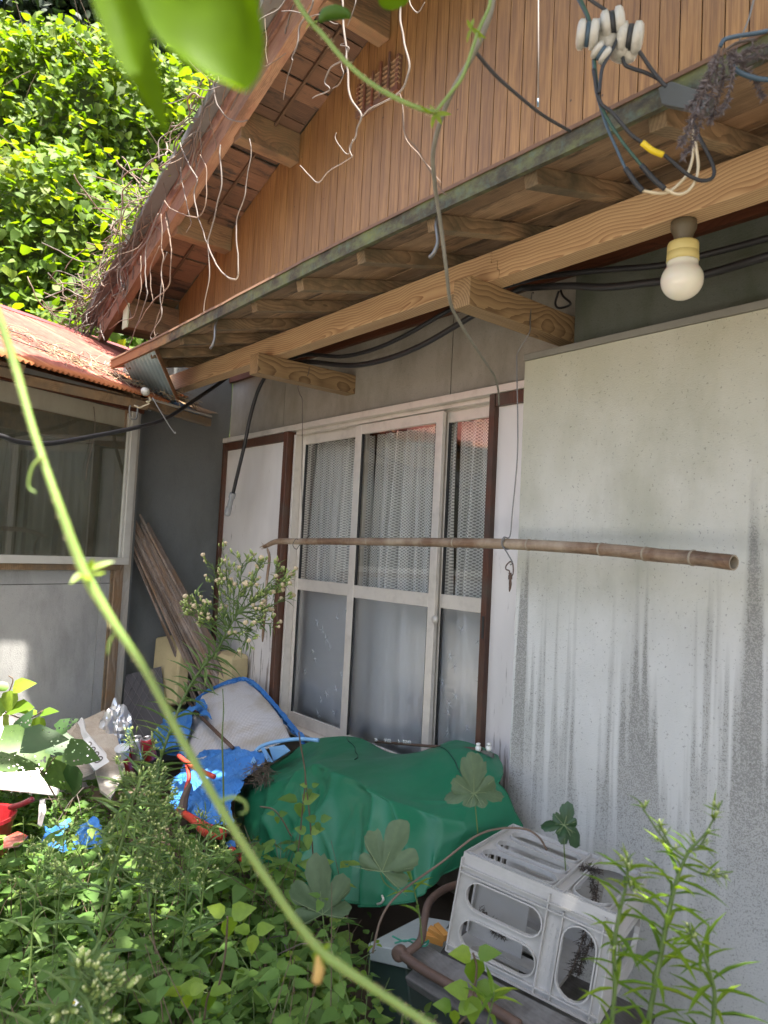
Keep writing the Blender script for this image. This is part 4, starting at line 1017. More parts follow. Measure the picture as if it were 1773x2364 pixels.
# things on the outbuilding's eave
tubething('gutter_hook', [at(x, y, X=-4.27) for x, y in ((318, 936), (317, 952), (314, 966), (306, 968), (300, 962), (299, 945), (301, 936))], .0055, M['steel'], 'bent steel hook under the corner of the red roof', 'hook')
kn = thing('eave_insulator', at(338, 904, X=-4.2), 'whitish knob insulator at the corner of the red roof with bent wire', 'insulator')
MB().lathe(at(330, 900, X=-4.2), V(.5, .2, -.3), [(0, .008), (.006, .02), (.024, .026), (.04, .02), (.05, .012)], 14).build('knob', M['porcelain'], kn, smooth=True)
MB().tube(spline([at(x, y, X=-4.2) for x, y in ((344, 915), (347, 925), (338, 927), (345, 931), (334, 936), (322, 941), (310, 936))], 4), .0045, 6).build('wire', M['creamc'], kn, smooth=True)
tubething('stiff_wire', [at(x, y, D=4.05) for x, y in ((352, 918), (372, 952), (392, 984), (404, 1000), (406, 997))], .0035, M['steel'], 'stiff wire sticking down from the red roof corner', 'wire')
tubething('thin_vine', [F(-.34 + .02 * math.sin(k), .035, 2.30 - .09 * k) for k in range(6)], .002, M['deadvine_b'], 'thin dead tendril on the outbuilding panel above its window', 'vine')
# straw blown onto the red roof
rg = np.random.default_rng(12); mb = MB(); mb2 = MB()
for k in range(520):
    a_ = rg.uniform(-.42, .45); b_ = abs(rg.normal(.0, .28)) + .04 + max(0, .12 - a_) * rg.uniform(.3, 1.3); q = RF(a_, b_, .012 + abs(rg.normal(0, .018))); d = Vector(rdir(1, rg)[0]); d = (d - rn * d.dot(rn) * .75).normalized() * rg.uniform(.03, .11)
    (mb if rg.random() < .6 else mb2).tube([q, q + d * .5 + rn * rg.uniform(0, .012), q + d], rg.uniform(.0012, .0024), 4)
tag(mb.build('dry_straw', plain('straw', (.42, .33, .2), .8, .3, 30), None), kind='stuff'); tag(mb2.build('dead_twigs', M['deadvine_b'], None), kind='stuff')
for k in range(7):
    pass
rg = np.random.default_rng(13)
for k, (pp, lb) in enumerate((([(-2.2, .9), (-1.6, .7), (-1.0, .8), (-.5, .55), (0, .4), (.3, .2)], 'long dead vine stem lying across the red roof'), ([(-1.3, 1.3), (-.8, 1.0), (-.3, .8), (.1, .55), (.4, .4)], 'dead vine stem lying above another on the red roof'))):
    tubething('roof_vine', [RF(a_, b_, .018 + .02 * rg.random()) for a_, b_ in pp], .004, M['deadvine'], lb, 'vine')
# ---------------------------------------------------------------- leaning and dumped things in the corner
rg = np.random.default_rng(21)
T1, T2 = at(296, 1262, X=-4.80), at(335, 1205, X=-4.80); B1, B2 = at(462, 1640, Y=-.26), at(560, 1625, Y=-.10)
bd = thing('slat_bundle', (B1 + B2) / 2, 'bundle of weathered grey slats leaning in the dark corner', 'slats')
nsl = 24
for k in range(nsl):
    f_ = (k + .5) / nsl; a = T1.lerp(T2, f_) + Vector(rg.normal(0, .012, 3)); b = B1.lerp(B2, f_) + Vector(rg.normal(0, .014, 3)); a = a + (a - b).normalized() * rg.uniform(-.06, .10)
    d = (b - a).normalized()
    MB().tube(wob([a.lerp(b, t) for t in np.linspace(0, 1, 6)], .005, k, 3), rg.uniform(.007, .013), 6).build('slat', M['slat'], bd)
MB().add([T1 + V(-.02, .03, 0), T2 + V(-.02, .03, 0), B2 + V(-.02, .05, 0), B1 + V(-.02, .05, 0)], [(0, 1, 2, 3)]).build('inner_slats', M['slat'], bd, solid=.012)
M['foam'] = plain('yellowed_foam', (.52, .42, .23), .9, .12, 7, .5, (.30, .23, .12), .5)
def slab(name, c, size, rot, mat, label, cat, bev=.006, sub=0):
    Rm = Matrix.Rotation(R(rot[2]), 3, 'Z') @ Matrix.Rotation(R(rot[1]), 3, 'Y') @ Matrix.Rotation(R(rot[0]), 3, 'X')
    ax = [Rm.col[0], Rm.col[1], Rm.col[2]]
    return tag(MB().box(c, size, ax).build(name, mat, None, bevel=bev), label, cat)
slab('foam_block', at(394, 1548, X=-4.72), (.26, .10, .46), (-12, -12, 18), M['foam'], 'yellowed foam slab standing behind the leaning slats', 'foam block', .012)
slab('foam_block', at(530, 1580, Y=-.13), (.21, .16, .42), (4, 3, 8), M['foam'], 'smaller rough foam block beside the white shutter', 'foam block', .02)
# dark quilted panel at the foot of the side wall
M['quilt'] = plain('dark_panel', (.07, .065, .07), .7, .3, 8, .2)
M['quilt_line'] = plain('panel_line', (.14, .13, .13), .7)
dp = thing('dark_panel', at(325, 1620, X=-4.6), 'dark panel with a faint diamond grid leaning by the post', 'panel')
A, B, C_, D_ = (at(x, y, X=q) for x, y, q in ((288, 1560, -4.78), (372, 1540, -4.72), (392, 1720, -4.45), (280, 1730, -4.50)))
MB().add([A, B, C_, D_], [(0, 1, 2, 3)]).build('sheet', M['quilt'], dp, solid=.02)
mb = MB(); nn_ = (B - A).cross(D_ - A).normalized()
if nn_.dot(Vector(CP) - A) < 0: nn_ = -nn_
L2 = lambda u, v: A.lerp(B, u).lerp(D_.lerp(C_, u), v) + nn_ * .0115
for k in range(-5, 6):
    for s_ in (1, -1):
        pp = [(k / 5 + s_ * t, t) for t in np.linspace(0, 1, 21)]; pp = [q for q in pp if -.01 <= q[0] <= 1.01]
        if len(pp) > 2: mb.tube([L2(*pp[0]), L2(*pp[-1])], .0016, 4)
mb.build('grid_line', M['quilt_line'], dp)['kind'] = 'stuff'
# ---- white lounge chair with torn blue edging
Q = Zp(350, 1500, .2712)
M['mesh'] = None
def weave():
    t = NT('white_woven_mesh'); uv = t.n('UVMap').outputs[0]; s_ = t.n('SeparateXYZ', {0: uv})
    a = t.math('SINE', t.math('MULTIPLY', s_.outputs[0], 800.0)); b_ = t.math('SINE', t.math('MULTIPLY', s_.outputs[1], 800.0))
    h = t.math('MULTIPLY', t.math('ADD', a, 1.0), t.math('ADD', b_, 1.0))
    co = t.obj(); st = t.ramp(t.noise(co, 4.2, 5, .6), [(.48, 0), (.66, 1)])
    c = t.mix(t.ramp(h, [(0.15, 0), (1.2, 1)]), (.36, .36, .38), (.68, .68, .69))
    c = t.mix(t.math('MULTIPLY', st, .55), c, (.34, .28, .18))
    return t.bsdf(c, .75, t.bump(h, .5, .002))
M['mesh'] = weave()
M['blue'] = plain('faded_blue_cloth', (.03, .16, .46), .75, .3, 14, .3, (.12, .29, .52), .6)
M['pblue'] = plain('pale_blue_plastic', (.20, .42, .70), .4, .12, 8, 0, (.36, .52, .70), .4)
lc = thing('lounge_chair', Q(700, 700, Y=-.4), 'broken white mesh lounge chair with torn blue edging', 'chair')
rows = [[Q(430, 395, Y=-.36), Q(560, 330, Y=-.28), Q(680, 285, Y=-.20), Q(790, 262, Y=-.13)],
        [Q(360, 560, Y=-.46), Q(560, 470, Y=-.37), Q(760, 400, Y=-.27), Q(930, 380, Y=-.17)],
        [Q(300, 720, Y=-.54), Q(560, 640, Y=-.46), Q(820, 570, Y=-.36), Q(1080, 560, Y=-.24)],
        [Q(330, 870, Y=-.62), Q(600, 830, Y=-.56), Q(880, 790, Y=-.46), Q(1170, 730, Y=-.32)],
        [Q(380, 930, Y=-.66), Q(620, 920, Y=-.62), Q(870, 880, Y=-.54), Q(1180, 760, Y=-.35)]]
G = surface(rows, 12, 10); G = [[p + V(0, 0, .004 * mnoise.noise(p * 9)) for p in r] for r in G]
o = MB().grid(G).build('mesh_panel', M['mesh'], lc, smooth=True, solid=.004)
ul = o.data.uv_layers.new(name='UVMap'); wG = len(G[0])
for lp in o.data.loops: ul.data[lp.index].uv = ((lp.vertex_index % wG) / (wG - 1) * .55, (lp.vertex_index // wG) / (len(G) - 1) * .6)
ed_ = [Q(400, 420, Y=-.35), Q(500, 345, Y=-.28), Q(700, 262, Y=-.19), Q(800, 250, Y=-.12), Q(900, 300, Y=-.12), Q(1060, 470, Y=-.13), Q(1200, 640, Y=-.16), Q(1310, 760, Y=-.2)]
P = spline(ed_, 8); mb = MB()
mb.grid([[p + V(.0, -.004, .012) + Vector(rg.normal(0, .002, 3)) for p in P], [p + V(0, -.025, 0) + Vector(rg.normal(0, .003, 3)) for p in P], [p + V(0, -.012, -.03) + Vector(rg.normal(0, .006, 3)) for p in P]])
mb.build('blue_edging', M['blue'], lc, smooth=False, solid=.003)
mb = MB()
for k in range(90):
    p = P[rg.integers(8, len(P) - 1)] + V(0, -.02, -.01); mb.tube([p, p + Vector(rg.normal(0, .012, 3)), p + Vector(rg.normal(0, .02, 3)) + V(0, 0, -.012)], .0007, 3)
mb.build('loose_threads', plain('blue_thread', (.25, .45, .75), .8), lc)['kind'] = 'stuff'
MB().tube([Q(300, 430, Y=-.42), Q(430, 580, Y=-.50), Q(560, 710, Y=-.57), Q(690, 835, Y=-.64)], .010, 8).build('frame_tube', M['rustpipe'], lc, smooth=True)
# torn blue cloth over the seat
def rag(name, pts, Ys, label, n=14, amp=.024, mat=None, group=None):
    rows = [[Q(x, y, Y=q) for x, y in r] for r, q in zip(pts, Ys)]
    G = surface(rows, n, n); G = [[p + Vector(mnoise.noise_vector(p * 14)) * amp + Vector(mnoise.noise_vector(p * 45)) * amp * .22 for p in r] for r in G]
    return tag(MB().grid(G).build(name, mat or M['blue'], None, smooth=False, solid=.002), label, 'cloth', group)
rag('blue_sheet', [[(300, 900), (520, 845), (760, 835), (960, 905)], [(240, 1010), (470, 985), (690, 985), (800, 1080)], [(165, 1170), (340, 1150), (560, 1130), (760, 1190)], [(150, 1300), (340, 1310), (540, 1290), (700, 1330)], [(290, 1420), (430, 1500), (550, 1540), (660, 1480)]],
    (-.60, -.70, -.80, -.88, -.94), 'big crumpled bright blue sheet below the white lounge chair', 16, .030)
rag('blue_sheet', [[(120, 560), (260, 520), (420, 440)], [(90, 660), (230, 640), (330, 620)], [(60, 770), (200, 790), (300, 800)], [(90, 880), (200, 920), (290, 930)]], (-.50, -.56, -.62, -.68), 'torn blue sheet left of the lounge chair behind the fleabane', 12, .026)
rag('blue_rag', [[(0, 700), (60, 640), (120, 600)], [(10, 800), (80, 780), (200, 760)], [(60, 860), (140, 850), (220, 850)]], (-.6, -.66, -.72), 'scrap of blue cloth behind the tall fleabane stem', 7, .02)
rag('blue_rag', [[(380, 450), (440, 420), (480, 470)], [(380, 500), (430, 490), (480, 520)], [(420, 560), (460, 560), (520, 600)]], (-.44, -.47, -.5), 'small torn blue flap on the left of the lounge chair', 5, .01)
rag('blue_rag', [[(640, 1640), (680, 1630), (720, 1640)], [(630, 1690), (680, 1700), (720, 1690)]], (-.95, -.98), 'small blue scrap at the foot of the green cover', 6, .015)
L0 = Zp(0, 1450, .2411)
def ragL(pts, Ds, label, n=16, amp=.04):
    rows = [[L0(x, y, D=d) for x, y in r] for r, d in zip(pts, Ds)]
    G = surface(rows, n, n); G = [[p + Vector(mnoise.noise_vector(p * 14)) * amp + Vector(mnoise.noise_vector(p * 40)) * amp * .4 for p in r] for r in G]
    return tag(MB().grid(G).build('blue_rag', M['blue'], None, solid=.002), label, 'cloth')
ragL([[(430, 1880), (560, 1840), (680, 1850)], [(450, 1980), (580, 1960), (680, 1960)], [(480, 2090), (600, 2080), (700, 2080)]], (3.0, 2.95, 2.9), 'crumpled blue sheet among weeds at the left, beside the red bin')
ragL([[(790, 1900), (880, 1860), (1000, 1900)], [(780, 2000), (900, 1980), (1000, 2000)], [(740, 2120), (900, 2100), (1000, 2100)]], (3.0, 2.95, 2.9), 'crumpled blue sheet among weeds below the cans')
# red tubular frame
rf_ = thing('red_tube_stand', Q(400, 1250, Y=-.95), 'bent red tubular frame tangled with blue cloth', 'frame')
M['red'] = plain('faded_red_paint', (.52, .05, .03), .45, .2, 10, 0, (.4, .12, .08), .5)
MB().tube(spline([Q(230, 905, Y=-.80), Q(330, 980, Y=-.84), Q(440, 1040, Y=-.87), Q(530, 1080, Y=-.88)], 5), .012, 8).build('top_rail', M['red'], rf_, smooth=True)
MB().tube(spline([Q(300, 970, Y=-.83), Q(320, 1080, Y=-.86), Q(300, 1160, Y=-.88), Q(285, 1230, Y=-.9)], 5), .011, 8).build('upright', M['red'], rf_, smooth=True)
MB().tube(spline([Q(225, 1370, Y=-.93), Q(300, 1410, Y=-.95), Q(400, 1480, Y=-.97), Q(480, 1540, Y=-.98), Q(600, 1570, Y=-1.0)], 5), [.014, .016, .018, .02, .026, .03, .03, .022], 9).build('lower_rail', M['red'], rf_, smooth=True)
MB().tube(spline([Q(680, 1700, Y=-1.0), Q(740, 1750, Y=-1.02), Q(790, 1800, Y=-1.03)], 4), .013, 8).build('foot', M['red'], rf_, smooth=True)
MB().tube(spline([Q(330, 1140, Y=-.92), Q(280, 1260, Y=-.94), Q(260, 1400, Y=-.95)], 4), [.01, .014, .018, .02, .022, .02], 7).build('rag_knot', M['deadvine_b'], rf_)
# pale blue broken tub
tb = thing('broken_tub', Q(1000, 880, Y=-.5), 'broken pale blue plastic tub with a loose rim beside the green cover', 'tub')
MB().tube(spline([Q(1420, 770, Y=-.44), Q(1250, 760, Y=-.46), Q(1050, 785, Y=-.50), Q(930, 825, Y=-.53), Q(880, 880, Y=-.56), Q(900, 930, Y=-.58), Q(950, 948, Y=-.58)], 6), .010, 8).build('rim', M['pblue'], tb, smooth=True)
for pl_, Ys in ((((930, 840), (960, 830), (1040, 960), (990, 960)), -.55), (((1000, 830), (1130, 810), (1180, 860), (1040, 950)), -.52), (((690, 960), (860, 880), (890, 960), (790, 1005)), -.62), (((800, 990), (960, 965), (900, 1000), (830, 1020)), -.63), (((690, 1010), (780, 1020), (740, 1060), (690, 1050)), -.66), (((640, 930), (690, 880), (760, 905), (640, 950)), -.6), (((760, 1030), (860, 1010), (840, 1060), (790, 1070)), -.67)):
    pp = [Q(x, y, Y=Ys + .03 * math.sin(i * 2)) for i, (x, y) in enumerate(pl_)]
    MB().add(pp, [(0, 1, 2, 3)]).build('shard', M['pblue'], tb, solid=.004)
# dead twigs and litter caught there
mb = MB()
for k in range(170):
    p = Q(rg.uniform(690, 1010), rg.uniform(960, 1130), Y=-.66 + rg.normal(0, .03)); p = p + V(0, 0, -.01); d = Vector(rdir(1, rg)[0]) * rg.uniform(.02, .06); mb.tube([p - d, p + V(0, 0, .004), p + d], .0014, 3)
tag(mb.build('twig_litter', M['deadvine_b'], None), kind='stuff')
# ---- green cover
K = Zp(500, 1650, .42195)
gc = thing('green_cover', K(850, 600, Y=-.7), 'faded green waterproof cover draped over something below the window', 'cover')
rows = [
 ([(330, 262), (470, 172), (600, 128), (790, 128), (975, 212), (1140, 200), (1300, 142), (1430, 168), (1545, 222)], [-.34, -.26, -.2, -.16, -.15, -.13, -.11, -.12, -.14]),
 ([(215, 350), (360, 272), (540, 225), (720, 225), (900, 250), (1080, 235), (1260, 215), (1430, 235), (1580, 300)], [-.5, -.42, -.38, -.36, -.36, -.32, -.27, -.24, -.22]),
 ([(110, 430), (250, 390), (430, 360), (600, 300), (765, 330), (960, 402), (1130, 440), (1380, 440), (1594, 350)], [-.62, -.60, -.58, -.56, -.58, -.60, -.52, -.42, -.28]),
 ([(78, 490), (210, 490), (400, 500), (570, 440), (740, 420), (940, 470), (1150, 520), (1390, 500), (1598, 430)], [-.68, -.69, -.68, -.66, -.66, -.67, -.60, -.47, -.30]),
 ([(100, 610), (225, 640), (400, 650), (570, 600), (730, 590), (920, 600), (1150, 640), (1400, 610), (1598, 510)], [-.72, -.74, -.74, -.74, -.73, -.73, -.66, -.52, -.32]),
 ([(120, 730), (250, 800), (400, 800), (570, 770), (730, 780), (900, 790), (1120, 800), (1350, 700), (1596, 560)], [-.75, -.78, -.79, -.80, -.80, -.79, -.71, -.56, -.33]),
 ([(140, 800), (270, 880), (400, 905), (570, 950), (720, 1020), (860, 1046), (1090, 985), (1260, 850), (1590, 600)], [-.77, -.80, -.82, -.84, -.86, -.84, -.76, -.62, -.34])]
G = surface([[K(x, y, Y=q) for (x, y), q in zip(*r)] for r in rows], 20, 22)
nvv, nuu = len(G), len(G[0]); G2 = []
# creases: start and end in the sheet's own coordinates, height, half width (cusped, so the cloth breaks sharply)
CRE = [(.50, .30, .35, 1.0, .055, .045), (.615, .37, .60, 1.0, .06, .035), (.655, .40, .73, .95, .035, .03), (.30, .33, .12, .8, .035, .04), (.20, .42, .23, 1.0, .045, .04), (.09, .5, .05, 1.0, .035, .035),
       (.41, .5, .47, 1.0, .04, .035), (.80, .6, .79, 1.0, .02, .03), (.45, .33, .99, .40, .028, .05), (.28, .15, .62, .24, .018, .05), (.60, .36, .42, .30, .02, .05), (.14, .36, .40, .30, .025, .06), (.88, .4, .86, 1.0, .018, .03),
       (.62, .40, .86, .62, .02, .03), (.27, .55, .40, .95, .03, .03), (.53, .62, .52, 1.0, .03, .03), (.33, .45, .30, 1.0, .03, .03)]
def crease(u, v):
    h = 0.0
    for u0, v0, u1, v1, am, wd in CRE:
        dx, dy = u1 - u0, v1 - v0; L2_ = dx * dx + dy * dy
        t = ((u - u0) * dx + (v - v0) * dy) / L2_
        tt = min(1.12, max(-.05, t)); d = math.hypot(u - u0 - dx * tt, (v - v0 - dy * tt) * .6)
        h += am * math.exp(-d / wd) * min(1, .35 + max(0, tt))
    return h
for j, r in enumerate(G):
    q = []; v = j / (nvv - 1)
    for i, p in enumerate(r):
        u = i / (nuu - 1); f_ = max(0, (v - .3) / .7)
        rid = (1 - abs(mnoise.noise(p * 5.5 + V(3, 0, 0))) * 2.2) * .012 + (1 - abs(mnoise.noise(p * 13)) * 2) * .004
        hemw = .022 * f_ ** 2 * math.sin(u * 46 + 3 * math.sin(u * 11))
        q.append(p + V(-.25, -.9, .15) * (crease(u, v) * 1.6 - .07 * f_ + rid + hemw))
    G2.append(q)
M['tarp'] = plain('green_cover_cloth', (.009, .140, .066), .44, .2, 4.0, .06, (.045, .18, .105), .5, Specular_IOR_Level=.4)
MB().grid(G2).build('cloth', M['tarp'], gc, smooth=True, solid=.002)
hem = [p + V(0, -.004, 0) for p in G2[-1]]; MB().tube(hem, .0035, 5).build('hem', M['tarp'], gc, smooth=True)
for (a0, b0) in (((.34, 0.02), (.47, .20)), ((.70, .08), (.86, .26))):
    pp = []
    for t in np.linspace(0, 1, 8):
        u, v = a0[0] + (b0[0] - a0[0]) * t if False else (a0 + (b0 - a0) * t if not isinstance(a0, tuple) else a0[0] + (b0[0] - a0[0]) * t), a0[1] + (b0[1] - a0[1]) * t
        pp.append(G2[int(v * (nvv - 1))][int(u * (nuu - 1))] + V(0, -.003, .004))
    MB().tube(pp, .0022, 4).build('seam', plain('seam_tape', (.01, .06, .04), .5), gc, smooth=True)
MB().tube(spline([K(905, 990, Y=-.86), K(912, 1010, Y=-.865), K(900, 1030, Y=-.865), K(880, 1036, Y=-.86)], 5), .004, 6).build('eyelet_ring', M['alu'], gc, smooth=True)
# added dark sheet, hidden under the cover so that no light falls through
MB().grid([[p + V(-.03, .08, -.05) for p in r[8:-26]] for r in G[8:-14:6]]).build('dark_filler', M['black'], gc, solid=.01)
# curtain rod lying on the cover
rd = thing('curtain_rod', K(1200, 170, Y=-.15), 'rusty curtain rod with white runners lying behind the green cover', 'rod')
a, b = K(870, 148, Y=-.16), K(1450, 190, Y=-.20)
MB().tube([a, a.lerp(b, .5) + V(0, 0, -.002), b], .0065, 8).build('rail', M['rustpipe'], rd, smooth=True)
M['nylon'] = plain('white_nylon', (.75, .74, .70), .4)
for x in (872, 880, 935, 948, 958, 968, 1018, 1048, 1058, 1066, 1076, 1086):
    t = (x - 870) / 580; p = a.lerp(b, t); MB().tube([p + V(-.006, -.006, .012), p + V(0, -.008, .018), p + V(.006, -.006, .012), p + V(.004, -.007, .004)], .002, 5).build('runner', M['nylon'], rd, smooth=True)
for x in (1432, 1490):
    p = K(x, 180, Y=-.21)
    MB().lathe(p, V(.2, -.3, 1), [(-.012, .008), (-.010, .012), (.004, .012), (.006, .007), (.016, .007), (.018, .010), (.02, .004)], 12).build('end_clip', M['nylon'], rd, smooth=True)
MB().span(K(1420, 205, Y=-.2), K(1520, 212, Y=-.19)).build('end_strip', M['steel'], rd)
# ---- grey plastic crate
cr = thing('plastic_crate', V(-1.3, -.66, .3), 'grey plastic bottle crate with slotted sides tipped against the wall', 'crate')
RM = np.array([[0.9407, -0.3288, 0.0838], [0.3192, 0.9412, 0.1108], [-0.1153, -0.0774, 0.9903]])
T0 = np.array([-1.4947, -0.914, 0.6411]); cw, cd, ch = .434, .382, .262
def CF(x, y, z): return Vector(T0 + RM @ np.array([x, y, -z]))       # x along, y back, z down from the top front corner
M['crate'] = plain('grey_crate_plastic', (.42, .405, .385), .5, .1, 7, .06, (.22, .21, .17), .5)
def panel(name, w_, h_, holes, fr):
    mb = MB()
    vs_, fs_ = plate([[(0, 0), (w_, 0), (w_, h_), (0, h_)]] + holes, .005, fr); mb.add(vs_, fs_)
    o = mb.build(name, M['crate'], cr)
    for hl in holes:
        lo = [fr(x, y, -.011) for x, y in hl]; hi = [fr(x, y, .003) for x, y in hl]; n = len(hl)
        MB().add(lo + hi, [(i, (i + 1) % n, n + (i + 1) % n, n + i) for i in range(n)]).build('slot_rim', M['crate'], o, solid=.004)
    return o
def rib(fr, x0, y0, x1, y1, dep=.013, th=.004, par=None):
    a, b, c_, d_ = fr(x0, y0, .002), fr(x1, y1, .002), fr(x1, y1, -dep), fr(x0, y0, -dep)
    return MB().add([a, b, c_, d_], [(0, 1, 2, 3)]).build('rib', M['crate'], par or cr, solid=th)
top = lambda x, y, z: CF(x, y, z); frt = lambda x, y, z: CF(x, z, y)
sq = .62
ctop = panel('top_side', cw, cd, [stadium(.028, .032 + k * .115, .254, .112 + k * .115, 9) for k in range(3)] + [stadium(.300, .03, .408, .352, 9)], top)
for q in ((0, .0, cw, .0), (0, .016, cw, .016), (0, cd, cw, cd), (.001, 0, .001, cd), (.262, 0, .262, cd), (.292, 0, .292, cd), (cw - .022, 0, cw - .022, cd), (cw, 0, cw, cd)): rib(top, *q, par=ctop)
cfr = panel('front_side', cw, ch, [stadium(.028, .050, .256, .130, 9), stadium(.028, .152, .256, .236, 9), stadium(.312, .048, .404, .238, 9)], frt)
for q in ((0, .022, cw, .022), (0, .040, cw, .040), (0, ch - .018, cw, ch - .018), (0, ch, cw, ch), (.001, 0, .001, ch), (.262, 0, .262, ch), (.306, .03, .306, ch), (cw - .022, 0, cw - .022, ch), (cw, 0, cw, ch)): rib(frt, *q, par=cfr)
panel('rear_side', cw, ch, [stadium(.05, .06, .255, .112), stadium(.05, .142, .255, .20), stadium(.312, .05, .385, .21)], lambda x, y, z: CF(x, cd - z, y))
panel('bottom_side', cw, cd, [stadium(.045, .035 + k * .115, .245, .095 + k * .115) for k in range(3)] + [stadium(.300, .03, .408, .352)], lambda x, y, z: CF(x, y, ch - z))
panel('end_side', cd, ch, [stadium(.05, .08, .33, .18)], lambda x, y, z: CF(cw - z, x, y))
for k in range(5): MB().box(CF(.006, .06 + k * .065, ch / 2), (.006, .02, ch * .9), [Vector(RM[:, 0]), Vector(RM[:, 1]), Vector(RM[:, 2])]).build('base_bar', M['crate'], cr)
for q in ((.135, 0), (.27, 0)):
    for y in (.13, .25): MB().box(CF(.09, y, q[0]), (.17, .004, .1), [Vector(RM[:, 0]), Vector(RM[:, 1]), Vector(RM[:, 2])]).build('divider', M['crate'], cr)
# raised moulded lettering on the front web
mb = MB(); rgm = np.random.default_rng(3)
for col, y in enumerate((.268, .282, .296)):
    z = .06 + .01 * col
    while z < .21:
        h_ = rgm.uniform(.004, .009)
        for q in range(rgm.integers(2, 4)):
            a = frt(y - .004 + rgm.uniform(-.001, .006), z + rgm.uniform(0, h_), -.003); b = frt(y - .004 + rgm.uniform(.0, .008), z + rgm.uniform(0, h_), -.003); mb.tube([a, b], .0008, 4)
        z += h_ + .002
mb.build('moulded_marks', M['crate'], cfr)['kind'] = 'stuff'
# dry spruce-like sprigs lodged in the crate
M['drysprig'] = leafmat('dry_sprig', (.04, .035, .03), (.075, .06, .05), (.11, .09, .075), .05, .9)
ds = thing('dry_sprigs', CF(.33, .2, .12), 'dark dry sprigs lodged in the crate slots', 'dried plant')
pos = []; dr = []; mb = MB()
for a_, b_, n_ in (((.28, .30, -.015), (.36, .25, .17), 70), ((.27, .24, -.01), (.33, .24, -.018), 60), ((.33, .2, 0), (.355, .16, .16), 60), ((.36, .05, .07), (.33, .08, .22), 60), ((.37, .03, .1), (.34, .12, .23), 50), ((.06, .06, .15), (.12, .12, .22), 60), ((.12, .05, .16), (.08, .14, .23), 50)):
    A, B = CF(*a_), CF(*b_); mb.tube(wob([A.lerp(B, t) for t in np.linspace(0, 1, 6)], .012, n_, 9), .0015, 4)
    for q in range(n_ * 4):
        pos.append(A.lerp(B, rg.random()) + Vector(rg.normal(0, .004, 3))); dr.append(np.array((B - A).normalized()) * .5 + rdir(1, rg)[0])
mb.build('twig', M['deadvine_b'], ds)['kind'] = 'stuff'; leaves('needles', pos, dr, rdir(len(pos), rg), rg.uniform(.008, .02, len(pos)), .0022, rg.random(len(pos)), M['drysprig'], 'blade', ds)
# ---- rubbish under the crate
M['oldboard'] = wood('rotten_board', (.02, .017, .014), (.09, .08, .07), 'X', 30, .85, (.15, .145, .14), .5, .5, .3, .6)
E_ = lambda x, y, **k: at(873 + x * .5425, 1700 + y * .5425, **k)
for k, (a, b, w_, h_, lb) in enumerate((((150, 905, 2.12), (900, 1300, 1.74), .07, .03, 'topmost rotten plank below the grey crate'), ((150, 985, 2.05), (820, 1400, 1.66), .06, .03, 'second rotten plank lying below the crate, nearer the weeds'), ((270, 830, 2.3), (1150, 1260, 1.95), .14, .018, 'rotten plank behind the pipe under the crate'))):
    A, B = E_(a[0], a[1] + 25, D=a[2]), E_(b[0], b[1] + 25, D=b[2])
    tag(MB().bar(A, B, w_, h_, (.15, -.35, .9)).build('rotten_plank', M['oldboard'], None, bevel=.002), lb, 'plank', 'planks under the crate')
pf = thing('rusty_pipe_stand', E_(170, 900, D=2.05), 'rusty bent pipe frame under the grey crate', 'frame')
MB().tube(spline([E_(x, y, D=d) for x, y, d in ((420, 610, 2.35), (330, 632, 2.3), (265, 660, 2.25), (215, 710, 2.2), (195, 790, 2.15), (180, 870, 2.1), (120, 925, 2.06))], 6), .0115, 10).build('bent_pipe', M['rustpipe'], pf, smooth=True)
MB().tube(spline([E_(x, y, D=d) for x, y, d in ((95, 925, 2.06), (180, 985, 2.0), (300, 1055, 1.93), (430, 1125, 1.86), (600, 1230, 1.76))], 5), .0135, 10).build('straight_pipe', M['rustpipe'], pf, smooth=True)
MB().lathe(E_(92, 922, D=2.06), V(.3, -.8, .1), [(-.012, .012), (-.01, .021), (.012, .021), (.014, .012)], 12).build('pipe_joint', M['rustpipe'], pf, smooth=True)
gb = thing('grey_box', E_(30, 950, D=2.2), 'dusty grey box with a raised lid beside the pipe frame', 'box')
A = E_(-30, 885, D=2.28); B = E_(160, 925, D=2.16); dx = (B - A).normalized(); dz = UZ; dy = dz.cross(dx).normalized()
MB().box((A + B) / 2 + dy * .12 - dz * .02, ((B - A).length, .26, .05), (dx, dy, dx.cross(dy))).build('lid', plain('dusty_lid', (.30, .33, .33), .5, .15, 8, 0, (.5, .5, .48), .4), gb, bevel=.004)
MB().box((A + B) / 2 + dy * .12 - dz * .2, ((B - A).length * .9, .22, .3), (dx, dy, dx.cross(dy))).build('body', plain('dark_green_box', (.03, .05, .042), .5), gb, bevel=.004)
for k, (x, y, r_) in enumerate(((250, 840, 20), (268, 832, -8), (240, 862, 40))):
    slab('wood_offcut', E_(x, y, D=2.2), (.055, .018, .022), (10, 10, r_), plain('fresh_wood', (.55, .26, .06), .7, .2, 20), ('orange wood offcut against the left foot of the crate', 'upper orange wood offcut by the crate foot', 'lowest orange wood offcut by the pipe')[k], 'offcut', .001)
tubething('plastic_twine', [E_(x, y, D=2.12) for x, y in ((60, 850), (110, 872), (150, 862), (190, 880), (215, 868), (200, 892), (160, 884), (120, 868), (70, 880))], .0025, plain('green_twine', (.02, .22, .14), .5), 'tangle of green plastic twine over the grey box', 'twine')
